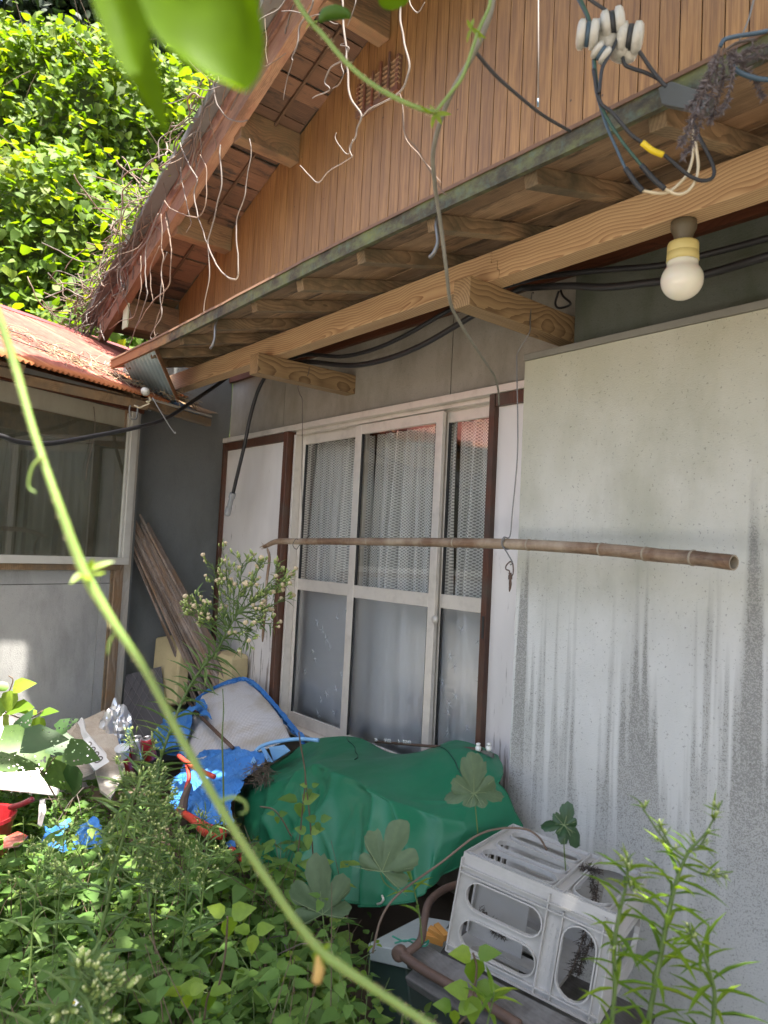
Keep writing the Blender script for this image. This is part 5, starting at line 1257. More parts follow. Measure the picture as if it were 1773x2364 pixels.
# ---- rubbish heap at the left
def sheetthing(name, pl_, mat, label, cat, solid=.01, parent=None):
    o = MB().add([L0(x, y, D=d) for x, y, d in pl_], [tuple(range(len(pl_)))]).build(name, mat, parent, solid=solid)
    return tag(o, label, cat) if label else o
M['whitefoam'] = plain('white_foam', (.72, .66, .62), .75, .06, 6, .15, (.45, .38, .33), .4)
M['ply'] = wood('grey_ply', (.22, .19, .16), (.46, .42, .36), 'Z', 24, .85, (.36, .34, .31), .3, .15, .1)
wt = thing('foam_tray', L0(200, 1350, D=3.35), 'sunlit white foam tray lying at the left edge', 'tray')
sheetthing('tray_floor', [(-120, 1130, 3.65), (270, 1130, 3.62), (470, 1420, 3.25), (560, 1530, 3.12), (110, 1490, 3.12), (-120, 1450, 3.12)], M['whitefoam'], None, None, .02, wt)
MB().bar(L0(-120, 1470, D=3.11), L0(560, 1545, D=3.10), .03, .05).build('tray_rim', M['whitefoam'], wt, bevel=.005)
mb = MB()
for k in range(60):
    p = L0(rg.uniform(230, 390), rg.uniform(1390, 1480), D=3.14) + UZ * .015; d = Vector(rdir(1, rg)[0]) * .012; mb.tube([p, p + d], .0012, 3)
tag(mb.build('leaf_crumbs', M['deadvine_b'], None), kind='stuff')
sheetthing('carton_sheet', [(-60, 830, 3.7), (90, 800, 3.8), (200, 870, 3.75), (330, 900, 3.7), (350, 1060, 3.55), (-60, 1060, 3.5)], M['whitefoam'], 'crumpled white carton sheet against the outbuilding wall', 'carton', .008)
sheetthing('carton_flap', [(350, 880, 3.68), (400, 890, 3.66), (470, 1080, 3.5), (420, 1090, 3.5)], M['whitefoam'], 'narrow white carton flap beside the leaning boards', 'carton', .01)
sheetthing('leaning_board', [(545, 1080, 3.75), (750, 900, 3.95), (830, 1120, 3.75), (900, 1400, 3.55), (700, 1480, 3.45), (560, 1250, 3.55)], M['ply'], 'grey board leaning left of the paper bag', 'board', .012)
sheetthing('leaning_board', [(770, 900, 3.93), (1000, 793, 4.1), (1060, 860, 4.05), (1140, 1120, 3.8), (1200, 1380, 3.6), (1060, 1640, 3.35), (960, 1560, 3.4), (880, 1250, 3.65)], M['ply'], 'taller weathered board leaning right of the paper bag', 'board', .012)
bgp = thing('paper_bag', L0(890, 1150, D=3.6), 'crumpled grey paper sack printed 2000 lying on the boards', 'bag')
rows = [[(748, 895), (775, 862), (800, 885)], [(785, 985), (815, 965), (850, 1010)], [(815, 1090), (870, 1075), (915, 1100)], [(825, 1180), (900, 1160), (985, 1170)], [(842, 1270), (930, 1270), (1020, 1235)], [(905, 1370), (945, 1330), (985, 1300)]]
G = surface([[L0(x, y, D=3.66 - .035 * j - .02 * (i == 1)) for i, (x, y) in enumerate(r)] for j, r in enumerate(rows)], 8, 6)
G = [[p + Vector(mnoise.noise_vector(p * 22)) * .010 for p in r] for r in G]
M['sack'] = plain('paper_sack', (.46, .47, .49), .8, .1, 16, .3, (.62, .62, .62), .4)
MB().grid(G).build('sack', M['sack'], bgp, solid=.003)
fc = bpy.data.curves.new('t', 'FONT'); fc.body = '2000'; fc.size = .062; fc.extrude = .0006; fc.align_x = 'CENTER'; fc.align_y = 'CENTER'
fo = bpy.data.objects.new('t', fc); COL.objects.link(fo)
me = bpy.data.meshes.new_from_object(fo.evaluated_get(bpy.context.evaluated_depsgraph_get())); bpy.data.objects.remove(fo)
p0, p1, p2 = L0(845, 1150, D=3.49), L0(930, 1262, D=3.46), L0(875, 1230, D=3.465)
X_ = (p1 - p0).normalized(); N_ = X_.cross(p0 - p2).normalized()
if N_.dot(Vector(CP) - p0) < 0: N_ = -N_
Y_ = N_.cross(X_); c_ = (p0 + p1) / 2 + N_ * .012
for v in me.vertices: v.co = c_ + X_ * v.co.x + Y_ * v.co.y + N_ * v.co.z
link('print', me, M['black'], bgp)
MB().add([c_ + X_ * a + Y_ * b - N_ * .002 for a, b in ((-.085, -.036), (.085, -.036), (.085, .036), (-.085, .036))], [(0, 1, 2, 3)]).build('print_patch', M['sack'], bgp, solid=.001)
# crumpled foil and cans
M['foil'] = plain('crumpled_foil', (.62, .63, .66), .28, .1, 10, .0, Metallic=.85)
bm = bmesh.new(); bmesh.ops.create_icosphere(bm, subdivisions=4, radius=1.0)
c_ = L0(1110, 980, D=3.95)
for v in bm.verts:
    q = v.co.copy(); n_ = 1 + .35 * mnoise.noise(q * 2.2) + .22 * abs(mnoise.noise(q * 6)) + .12 * mnoise.noise(q * 14)
    v.co = c_ + V(q.x * .085, q.y * .07, q.z * .135) * n_
me = bpy.data.meshes.new('crumpled_foil'); bm.to_mesh(me); bm.free()
tag(link('crumpled_foil', me, M['foil']), 'crumpled silver foil heap between the boards and the post', 'foil')
M['redcan'] = plain('red_can', (.28, .02, .03), .3, .1, 10, Metallic=.3)
for k, (x, y, m_, lb) in enumerate(((1300, 1050, M['foil'], 'bare silver drink can standing in the rubbish'), (1410, 1055, M['redcan'], 'red drink can standing in the rubbish'), (1190, 1190, M['redcan'], 'red striped drink can low in the rubbish'))):
    p = L0(x, y, D=3.75); t = thing('drink_can', p, lb, 'can'); ax = V(.05, -.25, 1).normalized()
    MB().lathe(p - ax * .115, ax, [(0, .024), (.006, .032), (.105, .033), (.114, .028)], 18).build('body', m_, t, smooth=True)
    MB().lathe(p - ax * .0005, ax, [(0, .028), (.003, .0285), (.0035, .026), (.001, .025), (.0012, .001)], 18).build('lid', M['foil'], t, smooth=True)
    MB().lathe(p + ax * .001 + V(0, -.012, 0), ax, [(0, .004), (.0008, .009), (.001, .001)], 10).build('opening', M['black'], t)
p = L0(1180, 1230, D=3.6); MB_ = MB().lathe(p, V(.3, -.3, .9), [(0, .026), (.001, .027), (.05, .034), (.052, .036), (.054, .033), (.004, .024)], 16)
tag(MB_.build('paper_cup', plain('grey_cup', (.52, .55, .6), .5), None, smooth=True), 'grey paper cup below the cans', 'cup')
# red bin at the left edge
rb = thing('red_bin', L0(0, 1850, D=3.0), 'red plastic bin at the left edge among weeds', 'bin')
c_ = L0(-290, 2570, D=2.95)
MB().lathe(c_, UZ, [(0, .10), (.01, .11), (.30, .14), (.31, .15), (.325, .15), (.32, .135), (.05, .10)], 24).build('body', plain('red_bin_plastic', (.26, .012, .016), .35, .15, 6), rb, smooth=False)
MB().tube(spline([L0(100, 1715, D=3.05), L0(200, 1690, D=3.02), L0(310, 1640, D=3.0)], 5), .012, 7).build('handle', plain('dark_red', (.22, .02, .03), .4), rb, smooth=True)
sheetthing('red_packet', [(40, 2010, 2.85), (170, 1950, 2.9), (270, 1990, 2.85), (180, 2090, 2.75), (30, 2110, 2.75)], plain('red_packet', (.3, .05, .03), .4, .3, 12, 0, (.7, .6, .55), .5), 'torn red and white packet in the weeds at the left', 'packet', .004)
sheetthing('white_bag', [(380, 1650, 3.0), (430, 1640, 3.0), (440, 1750, 2.95), (400, 1900, 2.85), (360, 1880, 2.85)], M['whitefoam'], 'white plastic scrap below the foam tray', 'plastic scrap', .004)
# ---------------------------------------------------------------- plants
rg = np.random.default_rng(77)
def patch(n, zlo, zhi, area, lo, hi, tpl, mat, name, seed, asp=.75, dens=None):
    r_ = np.random.default_rng(seed); pos = []; rn_ = []
    while len(pos) < n:
        x = r_.uniform(area[0], area[1]); y = r_.uniform(area[2], area[3])
        if dens and r_.random() > dens(x, y): continue
        h = hgt(x, y); z = h * (1 - .75 * r_.random() ** 1.6)
        if z < zlo or z > zhi: continue
        c = mnoise.noise(V(x * 3, y * 3, z * 3)); pos.append((x, y, z)); rn_.append(np.clip(.45 + .5 * c + r_.normal(0, .2), 0, 1))
    m = len(pos); nr = unit(r_.normal(0, .42, (m, 3)) + np.array([.05, -.25, .8])); dr = unit(r_.normal(0, 1, (m, 3)) * np.array([1, 1, .5]) + np.array([0, 0, -.25]))
    ln = r_.uniform(lo, hi, m)
    return tag(leaves(name, np.array(pos), dr, nr, ln, ln * asp * r_.uniform(.85, 1.15, m), np.array(rn_), mat, tpl), kind='stuff')
def clear(x, y):
    """1 where weeds grow: not inside the cover, the crate or the rubbish heap"""
    if y > -1.02 and x > -3.1 : return 0.0
    if x < -2.7 and y > -1.25 - .25 * (x + 2.7) * -1 * 0 : return 0.0
    if x > -1.75 and y > -1.30 : return .0
    if x > -1.25 and y > -1.75: return .0
    return 1.0
def hgt(x, y):
    h = .34 + .16 * mnoise.noise(V(x * 1.3, y * 1.3, 4)) + .10 * mnoise.noise(V(x * 4, y * 4, 7))
    h *= 1 - .35 * max(0, min(1, (-x - 2.0) / 1.0))
    return max(.08, h)
AR = (-4.3, .2, -2.15, -.75)
def sprigs(n, name, seed, area, hs, size, mat, tpl, asp, stemmat, nodes=(3, 7), tri=False, dens=None, lean=.25):
    """small leafy shoots growing from the soil: a stem and pairs (or threes) of leaves at its nodes"""
    r_ = np.random.default_rng(seed); P_ = []; D_ = []; N_ = []; L_ = []; C_ = []; mb = MB(); k = 0
    while k < n:
        x = r_.uniform(area[0], area[1]); y = r_.uniform(area[2], area[3])
        if dens and r_.random() > dens(x, y): continue
        k += 1; h = hgt(x, y) * r_.uniform(*hs); p = V(x, y, 0); l_ = V(r_.normal(0, lean), r_.normal(0, lean), 0) * h
        st_ = spline([p, p + l_ * .35 + V(0, 0, h * .6), p + l_ + V(0, 0, h)], 3); mb.tube(st_, [.0022, .0018, .0009], 3)
        col = np.clip(.45 + r_.normal(0, .2), 0, .92); s0 = r_.uniform(*size); a0 = r_.uniform(0, 6.28); nn_ = r_.integers(*nodes)
        for q in range(nn_):
            f_ = .3 + .7 * (q + .5 * r_.random()) / nn_; i = min(len(st_) - 2, int(f_ * (len(st_) - 1))); c = st_[i].lerp(st_[i + 1], f_ * (len(st_) - 1) - i); a0 += 1.57 + r_.normal(0, .3)
            angs = (a0 - 1.7, a0, a0 + 1.7) if tri else (a0, a0 + math.pi)
            pet = V(math.cos(a0), math.sin(a0), .3) * (s0 * .5 if tri else .004)
            for a in angs:
                d = V(math.cos(a), math.sin(a), r_.uniform(-.45, .35)); P_.append(tuple(c + pet + d * .006)); D_.append(tuple(d)); N_.append(tuple(V(r_.normal(0, .28), r_.normal(0, .28) - .1, 1))); L_.append(s0 * (1.1 - .45 * f_) * r_.uniform(.8, 1.2)); C_.append(np.clip(col + r_.normal(0, .08), 0, 1) if r_.random() > .03 else 1.0)
    L_ = np.array(L_); o = leaves(name, P_, D_, N_, L_, L_ * asp, np.array(C_), mat, tpl); tag(o, kind='stuff')
    tag(mb.build(name + '_stems', stemmat, None, smooth=True), kind='stuff')
sprigs(760, 'weed_leaves', 1, AR, (.5, 1.5), (.045, .08), M['lf_ground'], 'ovate', .72, M['stem'], (3, 7), False, clear)
sprigs(520, 'vine_leaves', 2, AR, (.7, 1.75), (.05, .082), M['lf_ground'], 'heart', .74, M['stem_b'], (2, 5), True, clear)
sprigs(170, 'young_leaves', 3, AR, (.7, 1.3), (.035, .055), M['lf_lime'], 'ovate', .72, M['stem'], (2, 4), True, clear)
sprigs(90, 'lance_leaves', 4, AR, (.4, .9), (.06, .10), M['lf_sage'], 'lance', .17, M['stem'], (5, 10), False, clear)
sprigs(90, 'sunny_vine_leaves', 6, (-4.2, -2.8, -2.1, -1.25), (.6, 1.2), (.045, .075), M['lf_lime'], 'heart', .78, M['stem'], (2, 4), True)
sprigs(80, 'bamboo_grass_leaves', 7, AR, (.4, .8), (.08, .13), M['lf_ground'], 'blade', .10, M['stem'], (3, 6), False, clear)
mb = MB()
for k in range(420):
    x, y = rg.uniform(-4, 0), rg.uniform(-2.2, -.8)
    if rg.random() > clear(x, y): continue
    h = hgt(x, y) * rg.uniform(.6, 1.1); p = V(x, y, 0); mb.tube(spline([p, p + V(rg.normal(0, .05), rg.normal(0, .05), h * .5), p + V(rg.normal(0, .1), rg.normal(0, .1), h)], 3), [.003, .0025, .0012], 4)
tag(mb.build('weed_stems', M['stem'], None, smooth=True), kind='stuff')
mb = MB()
for k in range(170):
    x, y = rg.uniform(-3.6, 0), rg.uniform(-2.1, -.9)
    if rg.random() > clear(x, y): continue
    p = V(x, y, rg.uniform(.02, .3)); d = Vector(rdir(1, rg)[0]); d.z = abs(d.z) * .6; d *= rg.uniform(.08, .28); mb.tube([p, p + d * .5 + V(0, 0, .02), p + d], .0016, 4)
tag(mb.build('dead_stalks', M['deadvine'], None), kind='stuff')
# dense low growth close to the soil
patch(5200, .0, .22, AR, .02, .042, 'ovate', M['lf_ground'], 'low_growth', 9, .7)

def fleabane(name, base, stem, label, r0=.0045, leafn=60, llen=(.06, .12), buds=(), budn=14, bs=.006, seed=1, group=None, budmat=None, lmat=None, spread=.10, start=.1, fluff=0.0, awid=.11):
    """upright weed: stem through points, narrow leaves in a spiral, sprays of small green buds"""
    r_ = np.random.default_rng(seed); t = thing(name, stem[0], label, 'plant', group)
    sp_ = spline(stem, 8); m = len(sp_); mb = MB(); mb.tube(sp_, [r0, r0 * .9, r0 * .5], 6)
    pos = []; dr = []; ln = []; nr = []
    a0 = 0
    for k in range(leafn):
        f_ = start + (1 - start) * (k + r_.random()) / leafn; i = min(m - 2, int(f_ * (m - 1))); p = sp_[i].lerp(sp_[i + 1], r_.random()); tg = (sp_[i + 1] - sp_[i]).normalized()
        a0 += 2.4; u = tg.orthogonal().normalized(); q = tg.cross(u); d = (u * math.cos(a0) + q * math.sin(a0)) + tg * r_.uniform(.2, .8)
        pos.append(p); dr.append(d); ln.append(r_.uniform(*llen) * (1.0 - .55 * max(0, f_ - .4))); nr.append(tg + V(0, 0, .2))
    bp_ = []; ba = []
    for (bi, tip, nb_, wdt) in buds:
        i = min(m - 2, int(bi * (m - 1))); A = sp_[i]; B = Vector(tip); br = spline([A, A.lerp(B, .5) + V(0, 0, -.012), B], 5); mb.tube(br, [r0 * .5, r0 * .25], 5)
        for k in range(nb_):
            f_ = .35 + .65 * r_.random(); j = min(len(br) - 2, int(f_ * (len(br) - 1))); P0_ = br[j].lerp(br[j + 1], r_.random()); d = (Vector(rdir(1, r_)[0]) + (B - A).normalized() * .9 + V(0, 0, .4)).normalized()
            L_ = wdt * r_.uniform(.35, 1.0); P1_ = P0_ + d * L_; mb.tube([P0_, P0_.lerp(P1_, .5) + Vector(r_.normal(0, .003, 3)), P1_], [r0 * .2, r0 * .14], 4)
            for q in range(r_.integers(1, 4)):
                e = P1_ + Vector(r_.normal(0, wdt * .10, 3)); bp_.append(e); ba.append(d)
                mb.tube([P0_.lerp(P1_, .75), e], r0 * .11, 3)
            for q in range(2):
                pos.append(P0_.lerp(P1_, r_.random())); dr.append(d + Vector(r_.normal(0, .5, 3))); ln.append(r_.uniform(.15, .35) * llen[1]); nr.append(V(0, 0, 1) + Vector(r_.normal(0, .4, 3)))
    mb.build('stem', M['stem'], t, smooth=True)
    ln = np.array(ln)
    leaves('leaves', [tuple(p) for p in pos], [tuple(d) for d in dr], [tuple(d) for d in nr], ln, np.maximum(ln * awid, .003), r_.random(len(pos)), lmat or M['lf_sage'], 'lance', t)
    if bp_:
        b1 = MB(); b2 = MB(); b3 = MB()
        for p, d in zip(bp_, ba):
            s = bs * r_.uniform(.7, 1.2); d = (d + V(0, 0, .5)).normalized()
            b1.lathe(p, d, [(0, s * .25), (s * .5, s * .52), (s * 1.1, s * .46), (s * 1.5, s * .34)], 6)
            if r_.random() < fluff: b3.lathe(p + d * s * 1.2, d, [(0, s * .35), (s * .6, s * 1.0), (s * 1.3, s * .9), (s * 1.6, s * .3)], 7)
            else: b2.lathe(p + d * s * 1.45, d, [(0, s * .33), (s * .35, s * .36), (s * .55, s * .1)], 6)
        o = b1.build('buds', M['bud'], t, smooth=True); o['kind'] = 'stuff'
        o = b2.build('bud_tips', M['budtip'], t, smooth=True); o['kind'] = 'stuff'
        if b3.v: o = b3.build('seed_tufts', M['tuft'], t, smooth=False); o['kind'] = 'stuff'
    return t
M['bud'] = plain('green_bud', (.22, .29, .07), .55, .25, 40)
M['budtip'] = plain('cream_bud_tip', (.45, .47, .22), .6, .1, 40)
M['tuft'] = plain('seed_tuft', (.50, .40, .26), .9, .15, 60)
def PX(pts, D): return [at(x, y, D=D if not isinstance(D, (list, tuple)) else D[i]) for i, (x, y) in enumerate(pts)]
D1 = 2.75
fleabane('tall_fleabane', None, PX([(340, 2040), (350, 1900), (365, 1777), (392, 1689), (430, 1600), (468, 1541), (502, 1499), (527, 1452), (560, 1400)], [2.6, 2.6, 2.65, 2.7, 2.75, 2.75, 2.75, 2.75, 2.75]),
         'tall leaning fleabane with a big spray of cream tufts before the white shutter', .0062, 110, (.09, .17),
         [(.90, at(490, 1300, D=D1), 10, .07), (.92, at(520, 1290, D=D1), 10, .07), (.94, at(560, 1300, D=D1), 12, .07), (.95, at(605, 1295, D=D1), 9, .06), (.98, at(640, 1325, D=D1), 12, .07), (.99, at(660, 1335, D=D1), 12, .05), (.97, at(645, 1390, D=D1), 12, .06),
          (.86, at(445, 1390, D=D1), 10, .06), (.84, at(425, 1400, D=D1), 12, .05), (.88, at(470, 1410, D=D1), 9, .06), (.96, at(600, 1360, D=D1), 12, .08), (.98, at(625, 1440, D=D1), 9, .06), (.94, at(575, 1470, D=D1), 12, .06), (.93, at(540, 1360, D=D1), 12, .08), (.9, at(510, 1420, D=D1), 12, .06), (.97, at(590, 1420, D=D1), 9, .07)],
         14, .0085, 3, fluff=.28)
D2 = 1.85
fleabane('tall_fleabane', None, PX([(180, 2420), (200, 2320), (217, 2215), (244, 2107), (262, 2020), (282, 1944), (300, 1880), (312, 1830), (325, 1790)], D2),
         'grey green fleabane with small white buds rising at the left in front of the rubbish', .005, 44, (.08, .16),
         [(.95, at(345, 1790, D=D2), 10, .04), (.92, at(372, 1825, D=D2), 10, .04), (.85, at(395, 1850, D=D2), 10, .04), (.8, at(360, 1890, D=D2), 12, .05), (.75, at(385, 1910, D=D2), 10, .04), (.7, at(345, 1960, D=D2), 10, .05), (.62, at(375, 2010, D=D2), 9, .04), (.97, at(300, 1800, D=D2), 9, .04), (.9, at(250, 1900, D=D2), 9, .05), (.7, at(228, 2000, D=D2), 8, .05), (.5, at(385, 2050, D=D2), 8, .05), (.45, at(150, 2020, D=D2), 8, .05), (.55, at(320, 2035, D=D2), 8, .05)],
         12, .0058, 4)
for k_, (x, yb, yt, dd, lb) in enumerate(((60, 2360, 1980, 2.0, 'short budding fleabane at the left edge among broad leaves'), (120, 2330, 1900, 2.2, 'slim fleabane shoot between the left edge and the tall grey green one'), (345, 2300, 1850, 2.15, 'fleabane shoot standing right of the grey green one'), (410, 2330, 1960, 1.9, 'low fleabane shoot with few buds in the bottom left weeds'), (300, 2050, 1720, 2.5, 'fleabane shoot in front of the leaning grey boards'), (455, 2200, 1900, 2.2, 'fleabane shoot before the red tube stand'))):
    fleabane('tall_fleabane', None, PX([(x - 20, yb + 160), (x, yb), (x + 14, (yb + yt) / 2), (x + 30, yt)], dd), lb, .0035, 26, (.07, .13),
             [(.97, at(x + 5, yt - 30, D=dd), 8, .035), (.95, at(x + 60, yt - 20, D=dd), 8, .035), (.85, at(x + 70, yt + 50, D=dd), 7, .035), (.8, at(x - 25, yt + 40, D=dd), 6, .035)], 8, .005, 60 + k_)
k_ = 1.0687
D2 = 1.6
fleabane('tall_fleabane', None, PX([(100, 2520), (140, 2400), (170, 2300), (195, 2240)], 1.25),
         'fleabane with fat yellow green buds at the bottom left corner', .004, 26, (.07, .14),
         [(.95, at(190, 2205, D=1.25), 6, .022), (.98, at(218, 2235, D=1.25), 6, .022), (.97, at(262, 2265, D=1.25), 6, .022), (.9, at(280, 2280, D=1.25), 6, .022), (.8, at(225, 2330, D=1.25), 6, .022), (.7, at(275, 2345, D=1.25), 5, .02), (.75, at(150, 2320, D=1.25), 5, .02), (.95, at(240, 2300, D=1.25), 6, .022)], 6, .0085, 5, budmat=1)
D3 = 1.25
fleabane('young_fleabane', None, PX([(1490, 2480), (1497, 2364), (1515, 2260), (1530, 2180), (1545, 2100), (1560, 2040), (1578, 1990), (1600, 1950)], D3),
         'bright green fleabane with forked tips before the stucco wall at right', .0050, 52, (.06, .11),
         [(.97, at(1668, 1848, D=D3), 6, .015), (.90, at(1520, 1900, D=D3), 3, .012), (.9, at(1484, 1865, D=D3), 6, .014), (.85, at(1692, 2012, D=D3), 5, .014), (.95, at(1640, 1910, D=D3), 3, .012)], 6, .0042, 6, lmat=M['lf_lime'], awid=.12, start=.02)
fleabane('young_fleabane', None, PX([(1400, 2480), (1412, 2364), (1420, 2270), (1418, 2190), (1430, 2110), (1446, 2040), (1450, 1995)], 1.2),
         'slimmer fleabane with a yellow green budding tip in front of the grey crate', .0040, 40, (.05, .10),
         [(.99, at(1450, 1982, D=1.2), 7, .012), (.6, at(1425, 2170, D=1.2), 7, .014), (.9, at(1462, 2030, D=1.2), 5, .012)], 6, .0042, 7, lmat=M['lf_lime'], awid=.12, start=.02)
fleabane('young_fleabane', None, PX([(1620, 2500), (1640, 2400), (1650, 2300), (1630, 2220), (1600, 2150)], 1.2),
         'pale drooping fleabane shoot at the bottom right beside the larger one', .004, 34, (.06, .11), [(.98, at(1590, 2130, D=1.2), 4, .012)], 4, .004, 8, lmat=M['lf_lime'], awid=.12, start=.02)
# thin grass-like stalk before the lounge chair
tubething('dry_stalk', PX([(516, 2040), (517, 1900), (515, 1780), (513, 1700), (516, 1640), (514, 1590)], 2.5), [.0035, .003, .0016], M['stem'], 'thin straight green stalk in front of the white lounge chair', 'plant')
# climbing vine on the cover
def climber(name, paths, label, lv, seed, size=(.045, .07), mat=None):
    r_ = np.random.default_rng(seed); t = thing(name, paths[0][0], label, 'vine'); mb = MB(); pos = []; dr = []; nr = []
    for p in paths: mb.tube(spline(p, 8), .0026, 5)
    for (c, s) in lv:
        for a in (-1.9, 0, 1.9):
            d = rgt * math.sin(a) + dwn * (math.cos(a) * .8) + fw * r_.normal(-.15, .2); pos.append(c + d * .008); dr.append(d); nr.append(-fw * .8 + UZ * .9 + Vector(r_.normal(0, .35, 3)))
    mb.build('stem', M['stem_b'], t, smooth=True); m = len(pos); sz = np.repeat([s for _, s in lv], 3) * r_.uniform(.85, 1.15, m)
    leaves('leaves', [tuple(p) for p in pos], [tuple(p) for p in dr], [tuple(p) for p in nr], sz, sz * .8, r_.random(m), mat or M['lf_ground'], 'ovate', t)
    return t
KD = 2.45
climber('trifoliate_vine', [PX([(655, 2200), (675, 2060), (690, 1950), (700, 1850), (705, 1790), (694, 1720), (690, 1690)], KD), PX([(700, 2150), (722, 2010), (716, 1900), (706, 1800)], KD), PX([(672, 1930), (650, 1890), (630, 1868), (600, 1862)], KD)],
        'thin brown vine with trifoliate leaves climbing up before the green cover',
        [(at(692, 1848, D=KD), .062), (at(735, 1892, D=KD), .045), (at(712, 1920, D=KD), .045), (at(640, 1880, D=KD), .03), (at(730, 2000, D=KD), .05), (at(722, 2025, D=KD), .04), (at(690, 1960, D=KD), .035), (at(670, 1990, D=KD), .04), (at(715, 1815, D=KD), .03)], 5)
climber('trifoliate_vine', [PX([(500, 2300), (520, 2200), (525, 2115)], 1.7), PX([(470, 2364), (480, 2300), (500, 2280)], 1.7)],
        'vine with large pale trifoliate leaves in the weeds at the bottom centre', [(at(527, 2110, D=1.7), .055), (at(480, 2285, D=1.7), .06), (at(430, 2290, D=1.65), .045), (at(585, 2150, D=1.75), .045)], 6, mat=M['lf_lime'])
climber('trifoliate_vine', [PX([(1060, 2364), (1085, 2330), (1100, 2240), (1092, 2200)], 1.6)],
        'bright green trifoliate shoot at the foot of the grey crate', [(at(1095, 2205, D=1.6), .06), (at(1090, 2290, D=1.6), .062), (at(1050, 2325, D=1.6), .04)], 9, mat=M['lf_lime'])
climber('trifoliate_vine', [PX([(0, 1640), (60, 1660), (100, 1640)], 2.9), PX([(20, 1600), (30, 1570), (20, 1560)], 2.9)],
        'sunlit yellow green vine leaves at the left edge by the outbuilding', [(at(25, 1590, D=2.9), .085), (at(20, 1640, D=2.9), .11), (at(90, 1650, D=2.9), .075), (at(60, 1690, D=2.9), .06)], 10, mat=M['lf_lime'])
# narrow-leaved shoot by the pipe
fleabane('bamboo_grass', None, PX([(975, 2180), (968, 2110), (955, 2050), (950, 2030)], 2.0), 'small shoot with blade leaves beside the bent pipe', .0022, 7, (.07, .11), (), 0, .005, 12, lmat=M['lf_lime'], awid=.16, start=.3)
fleabane('bamboo_grass', None, PX([(1110, 2440), (1125, 2364), (1138, 2310), (1140, 2290)], 1.55), 'shoot with blade leaves at the bottom edge below the crate', .002, 8, (.07, .10), (), 0, .005, 13, lmat=M['lf_lime'], awid=.18, start=.35)
# palmate leaves
def lobed(c, X, Zn, size, mat, parent, lob=5, seed=1, cup=.08):
    r_ = np.random.default_rng(seed); X = X.normalized(); Zn = (Zn - X * Zn.dot(X)).normalized(); Y = Zn.cross(X); rim = []
    n = 60
    for k in range(n + 1):
        th = -2.5 + 5.0 * k / n; ph = (th / 5.0 + .5) * lob
        lobe = abs(math.cos((ph - .5) * math.pi)) ** .45; rad = size * (.46 + .10 * math.cos(th)) * (.52 + .48 * lobe) * (1 + .22 * math.exp(-(th / .5) ** 2)) * (1 + .03 * r_.normal())
        rim.append((math.cos(th) * rad + size * .12, math.sin(th) * rad))
    vs_ = [c + X * 0.0]; inner = []; outer = []
    for x, y in rim:
        rr_ = math.hypot(x, y); inner.append(c + X * x * .55 + Y * y * .55 + Zn * (cup * size * .35 * math.sin(math.atan2(y, x) * 5)) ); outer.append(c + X * x + Y * y - Zn * (cup * rr_ * rr_ / size * 3))
    vs_ += inner + outer; m = len(rim)
    fs_ = [(0, 1 + k, 2 + k) for k in range(m - 1)] + [(1 + k, 1 + m + k, 2 + m + k, 2 + k) for k in range(m - 1)]
    me = bpy.data.meshes.new('leaf'); me.from_pydata([tuple(v) for v in vs_], [], fs_); me.polygons.foreach_set('use_smooth', [True] * len(fs_)); me.update()
    a_ = me.attributes.new('rnd', 'FLOAT', 'POINT'); a_.data.foreach_set('value', [float(np.clip(.5 + r_.normal(0, .12), 0, 1)) for _ in vs_])
    o = link('leaf', me, mat, parent)
    mb = MB()
    for a in (-1.9, -1.0, 0, 1.0, 1.9):
        d = X * math.cos(a) + Y * math.sin(a); mb.tube([c + Zn * .0015, c + d * size * .28 + Zn * .0012, c + d * size * .5 - Zn * (cup * size * .4)], [.0012, .0008, .0003], 4)
    mb.build('leaf_vein', M['vein'], o); return o
M['vein'] = plain('pale_vein', (.16, .21, .10), .6)
def leafveins(): pass
lp = thing('lobed_vine', at(1099, 1928, D=2.02), 'vine with big lobed leaves crossing from the crate to the cover', 'vine')
MB().tube(spline(PX([(1262, 1962), (1246, 1935), (1215, 1915), (1160, 1912), (1099, 1930), (1020, 1990), (922, 2062), (880, 2120), (860, 2200)], [2.03, 2.02, 2.03, 2.02, 2.0, 1.98, 1.95, 1.95, 1.95]), 7), .003, 7).build('stem', M['deadvine_b'], lp, smooth=True)
MB().tube(spline(PX([(1103, 1925), (1098, 1870), (1095, 1838)], 2.0), 5), .0017, 5).build('petiole', M['stem'], lp, smooth=True)
MB().tube(spline(PX([(922, 2062), (890, 2040), (878, 2015)], 1.95), 5), .0017, 5).build('petiole', M['stem'], lp, smooth=True)
c0 = at(1094, 1832, D=1.99)
for k, (d, s, zz) in enumerate((( -dwn * 1.0 + rgt * .0, .135, -fw * .9 + UZ * .35), (-rgt * .95 + dwn * .05, .10, -fw * .35 + UZ * .9), (rgt * .95 - dwn * .05, .10, -fw * .4 + UZ * .9))):
    lobed(c0, d, zz, s, M['lf_lobed'], lp, 3, 20 + k)
lobed(at(882, 2012, D=1.93), -dwn * .75 + rgt * .3, -fw * .8 + UZ * .6, .175, M['lf_lobed'], lp, 5, 31)
l2 = thing('lobed_plant', at(745, 2090, D=2.1), 'pale lobed leaf growing low before the green cover', 'plant')
lobed(at(745, 2110, D=2.1), -dwn * .9 - rgt * .1, -fw * .9 + UZ * .5, .20, M['lf_lobed'], l2, 5, 33)
MB().tube(spline(PX([(745, 2110), (750, 2180), (745, 2260)], 2.1), 4), .002, 5).build('petiole', M['stem'], l2, smooth=True)
l3 = thing('lobed_plant', at(1301, 1940, D=2.0), 'dark drooping lobed leaf against the stucco behind the crate', 'plant')
